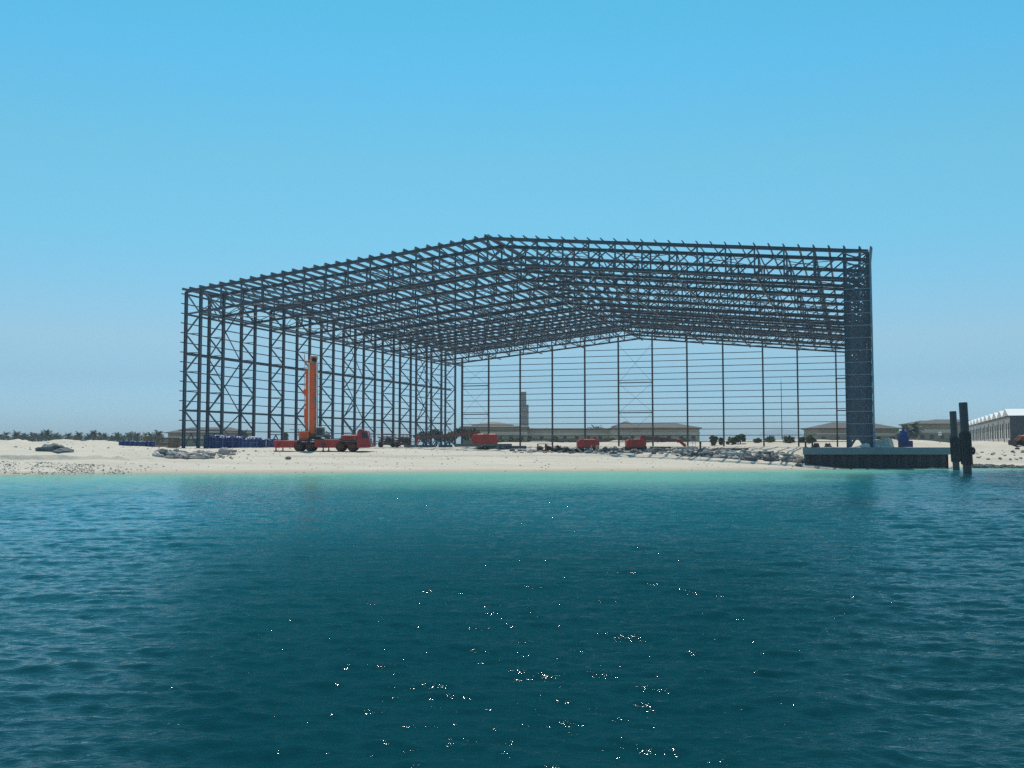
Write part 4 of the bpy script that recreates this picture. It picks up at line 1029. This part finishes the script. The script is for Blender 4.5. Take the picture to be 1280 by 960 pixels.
# ------------------------------------------------------------------ far buildings
def house(px0, px1, yroof, yeave, D, depth, inset, label, wall='wall', roof='roof', over=.8, base=None, band=True, nwin=4, rz=0., name='house'):
    xa, xb = at(px0, 540, D).x, at(px1, 540, D).x; L = xb-xa; cx = (xa+xb)/2
    ze, zr = at(640, yeave, D).z, at(640, yroof, D).z; g = min(gz(cx, D), 3.2)-.3
    e = empty(name, (cx, D, g), rz, label, 'house'); ze -= g; zr -= g
    a, b = L/2, depth/2
    MB().box((0, depth/2, ze/2), (L-2*over, depth-2*over, ze)).build('wall', M[wall], e)
    m = MB(); A, B = a, b; i_ = inset
    vs = [(-A, 0, ze), (A, 0, ze), (A, depth, ze), (-A, depth, ze), (-A, 0, ze+.25), (A, 0, ze+.25), (A, depth, ze+.25), (-A, depth, ze+.25), (-A+i_, depth/2, zr), (A-i_, depth/2, zr)]
    m.add(vs, [(3, 2, 1, 0), (0, 1, 5, 4), (1, 2, 6, 5), (2, 3, 7, 6), (3, 0, 4, 7), (4, 5, 9, 8), (5, 6, 9), (6, 7, 8, 9), (7, 4, 8)])
    m.build('roof', M[roof], e)
    if band:
        MB().box((0, over-.06, ze*.70), (L-2*over+.1, .2, ze*.16)).build('wall_band', M['wallband'], e)
    for k in range(nwin):
        x = -a+over+(k+.5)*(L-2*over)/nwin
        w_ = MB().box((x, over-.03, ze*.42), (1.3, .12, 1.5)).build('window', M['window'], e)
        MB().box((x, over-.06, ze*.42-.85), (1.6, .3, .16)).build('sill', M['wallband'], w_)
    return e
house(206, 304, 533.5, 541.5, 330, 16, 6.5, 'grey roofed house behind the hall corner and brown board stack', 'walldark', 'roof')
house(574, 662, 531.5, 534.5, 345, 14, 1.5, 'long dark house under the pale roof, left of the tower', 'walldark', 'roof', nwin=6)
house(590, 642, 526.5, 532, 372, 16, 6.5, 'pale hipped roof house rising behind the long dark house', 'wall', 'roofpale', nwin=0, band=False)
house(765, 878, 528.5, 535.5, 330, 16, 7, 'long house with grey hipped roof between the gable posts', 'wall', 'roof', nwin=7)
house(768, 800, 526.2, 533.5, 352, 12, 4.2, 'raised hipped roof block behind the left end of the long house', 'wall', 'roof', nwin=0, band=False)
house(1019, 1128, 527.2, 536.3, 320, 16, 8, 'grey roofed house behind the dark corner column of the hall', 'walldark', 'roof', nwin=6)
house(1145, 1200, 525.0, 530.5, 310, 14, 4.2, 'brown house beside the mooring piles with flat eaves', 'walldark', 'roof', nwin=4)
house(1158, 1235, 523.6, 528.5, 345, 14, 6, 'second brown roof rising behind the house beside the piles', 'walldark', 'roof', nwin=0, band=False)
# long low building with flat roof
xa, xb = at(655, 540, 350).x, at(772, 540, 350).x; e = empty('low_building', ((xa+xb)/2, 350, 2.6), 0, 'long low flat roofed building behind the hall with pale bands', 'building')
Lb = xb-xa; hb = at(640, 537, 350).z-2.6; MB().box((0, 5, hb/2), (Lb, 10, hb)).build('wall', M['wall'], e)
MB().box((0, 4.95, hb+.2), (Lb+.6, 10.6, .5)).build('roof', M['roofpale'], e)
MB().box((0, -.1, hb*.72), (Lb+.1, .3, hb*.2)).build('wall_band', M['wallband'], e)
MB().box((0, -.35, hb*.22), (Lb*.98, .6, hb*.34)).build('garden_wall', M['timber'], e)
for k in range(8): MB().box((-Lb/2+(k+.5)*Lb/8, -.02, hb*.5), (1.2, .12, .9)).build('window', M['window'], e)
place_palm(745, 531.5, 420, 12, 'tallest far palm above the long low building', 'palms behind the hall')
place_palm(738, 533.5, 425, 13, 'far palm just left of the tallest above the long low building', 'palms behind the hall')
bush('broadleaf_tree', 685, 531, 400, 9, 'dark tree rising behind the left part of the long low building', 'tree', 'trees behind the long low building', 'leaf', 201)
bush('broadleaf_tree', 717, 534, 400, 5, 'small tree above the middle of the long low building', 'tree', 'trees behind the long low building', 'leaf', 202)
bush('broadleaf_tree', 729, 533.5, 400, 6, 'small tree left of the far palms above the low building', 'tree', 'trees behind the long low building', 'leaf', 203)
# tower
D = 900; c = at(655.5, 556, D); k = D/F; e = empty('tower_block', (c.x, D, 2), .0, 'tall slender brown tower with white domed top far behind the hall', 'tower')
z1 = at(640, 506, D).z-2; z2 = at(640, 490.5, D).z-2
m = MB(); m.box((0, 0, z1/2), (10.5*k, 8*k, z1)); m.build('wall', M['towerwall'], e)
m = MB(); m.box((-1.2*k, 0, (z1+z2)/2), (7.2*k, 6*k, z2-z1)); m.box((-1.2*k, 0, z2+.3*k), (7.8*k, 6.6*k, .5*k)); m.build('upper_block', M['towerwall'], e)
m = MB(); m.lathe((-1.6*k, 0, z2+.55*k), [(2.2*k, 0), (2.1*k, .6*k), (1.6*k, 1.3*k), (.8*k, 1.8*k), (.1*k, 2.0*k)], 18); m.tube((-1.6*k, 0, z2+2.5*k), (-1.6*k, 0, z2+4*k), .12*k, 6); m.build('dome', M['whitedome'], e)
nf = 15
for i in range(nf):
    z = z1*(i+.7)/nf
    MB().box((.6*k, -4.0*k, z), (6.4*k, .15*k, 1.0*k)).build('window', M['window'], e)
for i in range(5):
    MB().box((-1.0*k, -3.0*k, z1+(z2-z1)*(i+.6)/5.2), (4.2*k, .15*k, 1.3*k)).build('window', M['window'], e)
MB().box((-4.9*k, -4.05*k, z1/2), (.7*k, .2*k, z1)).build('sunlit_edge_strip', M['wallband'], e)  # pale strip puts the sunlit left edge into the colour
# mast
D = 330; c = ground_at(977, D); h = at(640, 477, D).z-c.z; m = MB(); m.tube((0, 0, 0), (0, 0, h), .16, 8, .09); m.tube((0, 0, h), (0, 0, h+1.2), .03, 5)
tag(m.build('mast', M['darkmetal'], None, tuple(c)), 'tall thin mast standing alone behind the gable wall', 'mast')
# sign
D = 180; c = ground_at(1174, D); e = empty('sign', (c.x, D, c.z), 0, 'small white two panel sign on a post behind the quay', 'sign'); h = at(640, 539.5, D).z-c.z
m = MB(); m.tube((0, 0, -.2), (0, 0, h), .05, 8); m.build('post', M['greymetal'], e)
for z in (h-.18, h-.56): MB().box((0, -.08, z), (.62, .04, .30), 0, 0, .01).build('panel', M['sign'], e)
# warehouse with the row of white gables
D0 = 150.; c = at(1263, 540, D0); wx, wy = .357, .934
ang = math.atan2(wy, wx)
e = empty('warehouse', (c.x, D0, 2.2), ang, 'pale warehouse with a row of small white gable roofs at the right edge', 'warehouse')
he = at(640, 519.5, D0).z-2.2; NB = 11; bay = 9.2; rise = 1.1; dep = 26.
LL = NB*bay
# local x runs along the long wall away from the camera, local -y to the right
m = MB(); m.box((LL/2, -dep/2, he/2), (LL, dep-.1, he)); m.build('wall', M['shedwall'], e)
MB().box((-.06, -dep/2, he/2), (.14, dep, he-.1)).build('end_wall', M['shedend'], e)
MB().box((LL/2, .0, he-.18), (LL+.2, .16, .3)).build('cornice', M['greymetal'], e)
for i in range(NB):
    x0_ = i*bay
    m = MB(); vs = [(x0_+.05, .25, he+.02), (x0_+bay-.05, .25, he+.02), (x0_+bay/2, .25, he+rise*1.05), (x0_+.05, -dep, he+.02), (x0_+bay-.05, -dep, he+.02), (x0_+bay/2, -dep, he+rise*1.05)]
    m.add(vs, [(0, 1, 2), (5, 4, 3), (0, 2, 5, 3), (2, 1, 4, 5)], 0); m.f and None
    rf = m.build('gable_roof', M['whiteroof'], e)
    mm = MB(); mm.add([(x0_+.3, .262, he+.06), (x0_+bay-.3, .262, he+.06), (x0_+bay/2, .262, he+rise*.98)], [(0, 1, 2)]); mm.build('gable_face', M['shedwall'], rf)
    for k in (.27, .66):
        f = MB().box((x0_+bay*k, -.03, he*.56), (1.0, .10, he*.46)).build('window', M['window'], e)
        MB().box((x0_+bay*k, -.02, he*.56), (.1, .10, he*.45)).build('mullion', M['greymetal'], f)
    MB().box((x0_+.2, .0, he*.45), (.36, .08, he*.88)).build('pilaster', M['greymetal'], e)
# orange loader at the right edge
D = 143; c = ground_at(1284, D); e = empty('wheel_loader', (c.x, D, c.z), 0, 'orange wheel loader cut off by the right picture edge', 'loader')
MB().box((0, 0, 1.15), (2.2, 1.5, .75), 0, 0, .1).build('body', M['dullorange'], e)
cb = MB().box((.5, 0, 2.05), (1.1, 1.3, 1.1), 0, 0, .08).build('cab', M['darkmetal'], e)
MB().box((.5, -.652, 2.1), (.9, .02, .75)).build('window', M['glass'], cb)
wheel4(e, .75, .8, .5, .36)
for y in (-.4, .4): MB().beam((-1.0, y, 1.3), (-2.0, y, .5), .16, .22).build('lift_arm', M['dullorange'], e)
m = MB(); m.prism([(0, 0), (.7, .05), (.75, .12), (.15, .2), (.1, .75), (0, .75)], (-2.3, -1.1, .05), (-2.3, 1.1, .05)); m.build('bucket', M['darkmetal'], e)
# far hazy shore
m = MB(); n = 24; Df = 3600; xs = [at(948+i*(62/n), 540, Df).x for i in range(n+1)]; vs = []
for i, x in enumerate(xs): 
    t_ = math.sin(PI*i/n)**.16; vs += [(x, Df, 0), (x, Df+60, 0), (x, Df+30, max(.2, at(640, 536.6, Df).z*t_*(1+.03*float(vn(i*.9, 0, 3)))))]
fs = []
for i in range(n): fs += [(i*3, i*3+3, i*3+5, i*3+2), (i*3+1, i*3+2, i*3+5, i*3+4)]
m.add(vs, fs); tag(m.build('far_hill', M['far']), 'hazy blue strip of far land', kind='structure')

# ------------------------------------------------------------------ haze
HAZE = .00026
if HAZE:
    m = MB(); m.box((0, 1900, 20.5), (6800, 4900, 63)); hz = m.build('haze', None or bpy.data.materials.new('pale_air_haze'))
    hm = hz.data.materials[0]; hm.use_nodes = True; nt = hm.node_tree; nt.nodes.remove(nt.nodes['Principled BSDF'])
    vol = nt.nodes.new('ShaderNodeVolumePrincipled'); vol.inputs['Color'].default_value = (.80, .90, .96, 1); vol.inputs['Density'].default_value = HAZE; vol.inputs['Anisotropy'].default_value = 0.
    nt.links.new(vol.outputs[0], nt.nodes['Material Output'].inputs['Volume']); tag(hz, 'thin pale sea haze', kind='stuff')
sc.cycles.volume_bounces = 0; sc.cycles.volume_max_steps = 64; sc.cycles.volume_step_rate = 10

# ------------------------------------------------------------------ light
SUN_EL, SUN_AZ = 70., -4.     # azimuth from straight ahead, negative = left
sun_d = bpy.data.lights.new('sun', 'SUN'); sun = bpy.data.objects.new('sun', sun_d); COL.objects.link(sun)
sun_d.energy = 4.0; sun_d.angle = R(.53); sun_d.color = (1., .945, .85)
dv = Vector((math.sin(R(SUN_AZ))*math.cos(R(SUN_EL)), math.cos(R(SUN_AZ))*math.cos(R(SUN_EL)), math.sin(R(SUN_EL))))
sun.rotation_euler = dv.to_track_quat('Z', 'Y').to_euler(); sun.location = (0, 0, 60)
w = bpy.data.worlds.new('World'); sc.world = w; w.use_nodes = True; nt = w.node_tree
bg = nt.nodes['Background']; bg.inputs['Strength'].default_value = .111
sk = nt.nodes.new('ShaderNodeTexSky'); sk.sky_type = 'NISHITA'; sk.sun_disc = False
sk.sun_elevation = R(SUN_EL); sk.sun_rotation = R(SUN_AZ); sk.air_density = 1.0; sk.dust_density = .6; sk.ozone_density = 2.0
tcw = nt.nodes.new('ShaderNodeTexCoord'); sx_ = nt.nodes.new('ShaderNodeSeparateXYZ'); nt.links.new(tcw.outputs['Generated'], sx_.inputs[0])
rp = nt.nodes.new('ShaderNodeValToRGB'); el = rp.color_ramp.elements
K = 2.
tint = [(0., (.50, .84, 1.32)), (.029, (.52, .855, 1.30)), (.065, (.515, .79, 1.05)), (.102, (.67, .905, 1.01)), (.203, (.58, 1.16, 1.15)), (.27, (.60, 1.27, 1.17)), (.359, (.48, 1.36, 1.34)), (.40, (.44, 1.38, 1.30)), (.8, (.45, 1.15, 1.2))]
for i, (p_, c_) in enumerate([tint[0], (1., tint[-1][1])]+tint[1:]):
    e_ = el[i] if i < 2 else el.new(p_)
    e_.color = (c_[0]/K, c_[1]/K, c_[2]/K, 1)
nt.links.new(sx_.outputs['Z'], rp.inputs['Fac'])
mxw = nt.nodes.new('ShaderNodeMix'); mxw.data_type = 'RGBA'; mxw.blend_type = 'MULTIPLY'; mxw.inputs[0].default_value = 1.
nt.links.new(sk.outputs[0], mxw.inputs[6]); nt.links.new(rp.outputs['Color'], mxw.inputs[7])
scv = nt.nodes.new('ShaderNodeVectorMath'); scv.operation = 'SCALE'; scv.inputs['Scale'].default_value = K
nt.links.new(mxw.outputs[2], scv.inputs[0]); nt.links.new(scv.outputs[0], bg.inputs['Color'])
sc.view_settings.view_transform = 'Standard'; sc.view_settings.look = 'None'; sc.view_settings.exposure = 0; sc.view_settings.gamma = 1
sc.render.engine = 'CYCLES'; sc.cycles.use_denoising = False; sc.cycles.max_bounces = 6
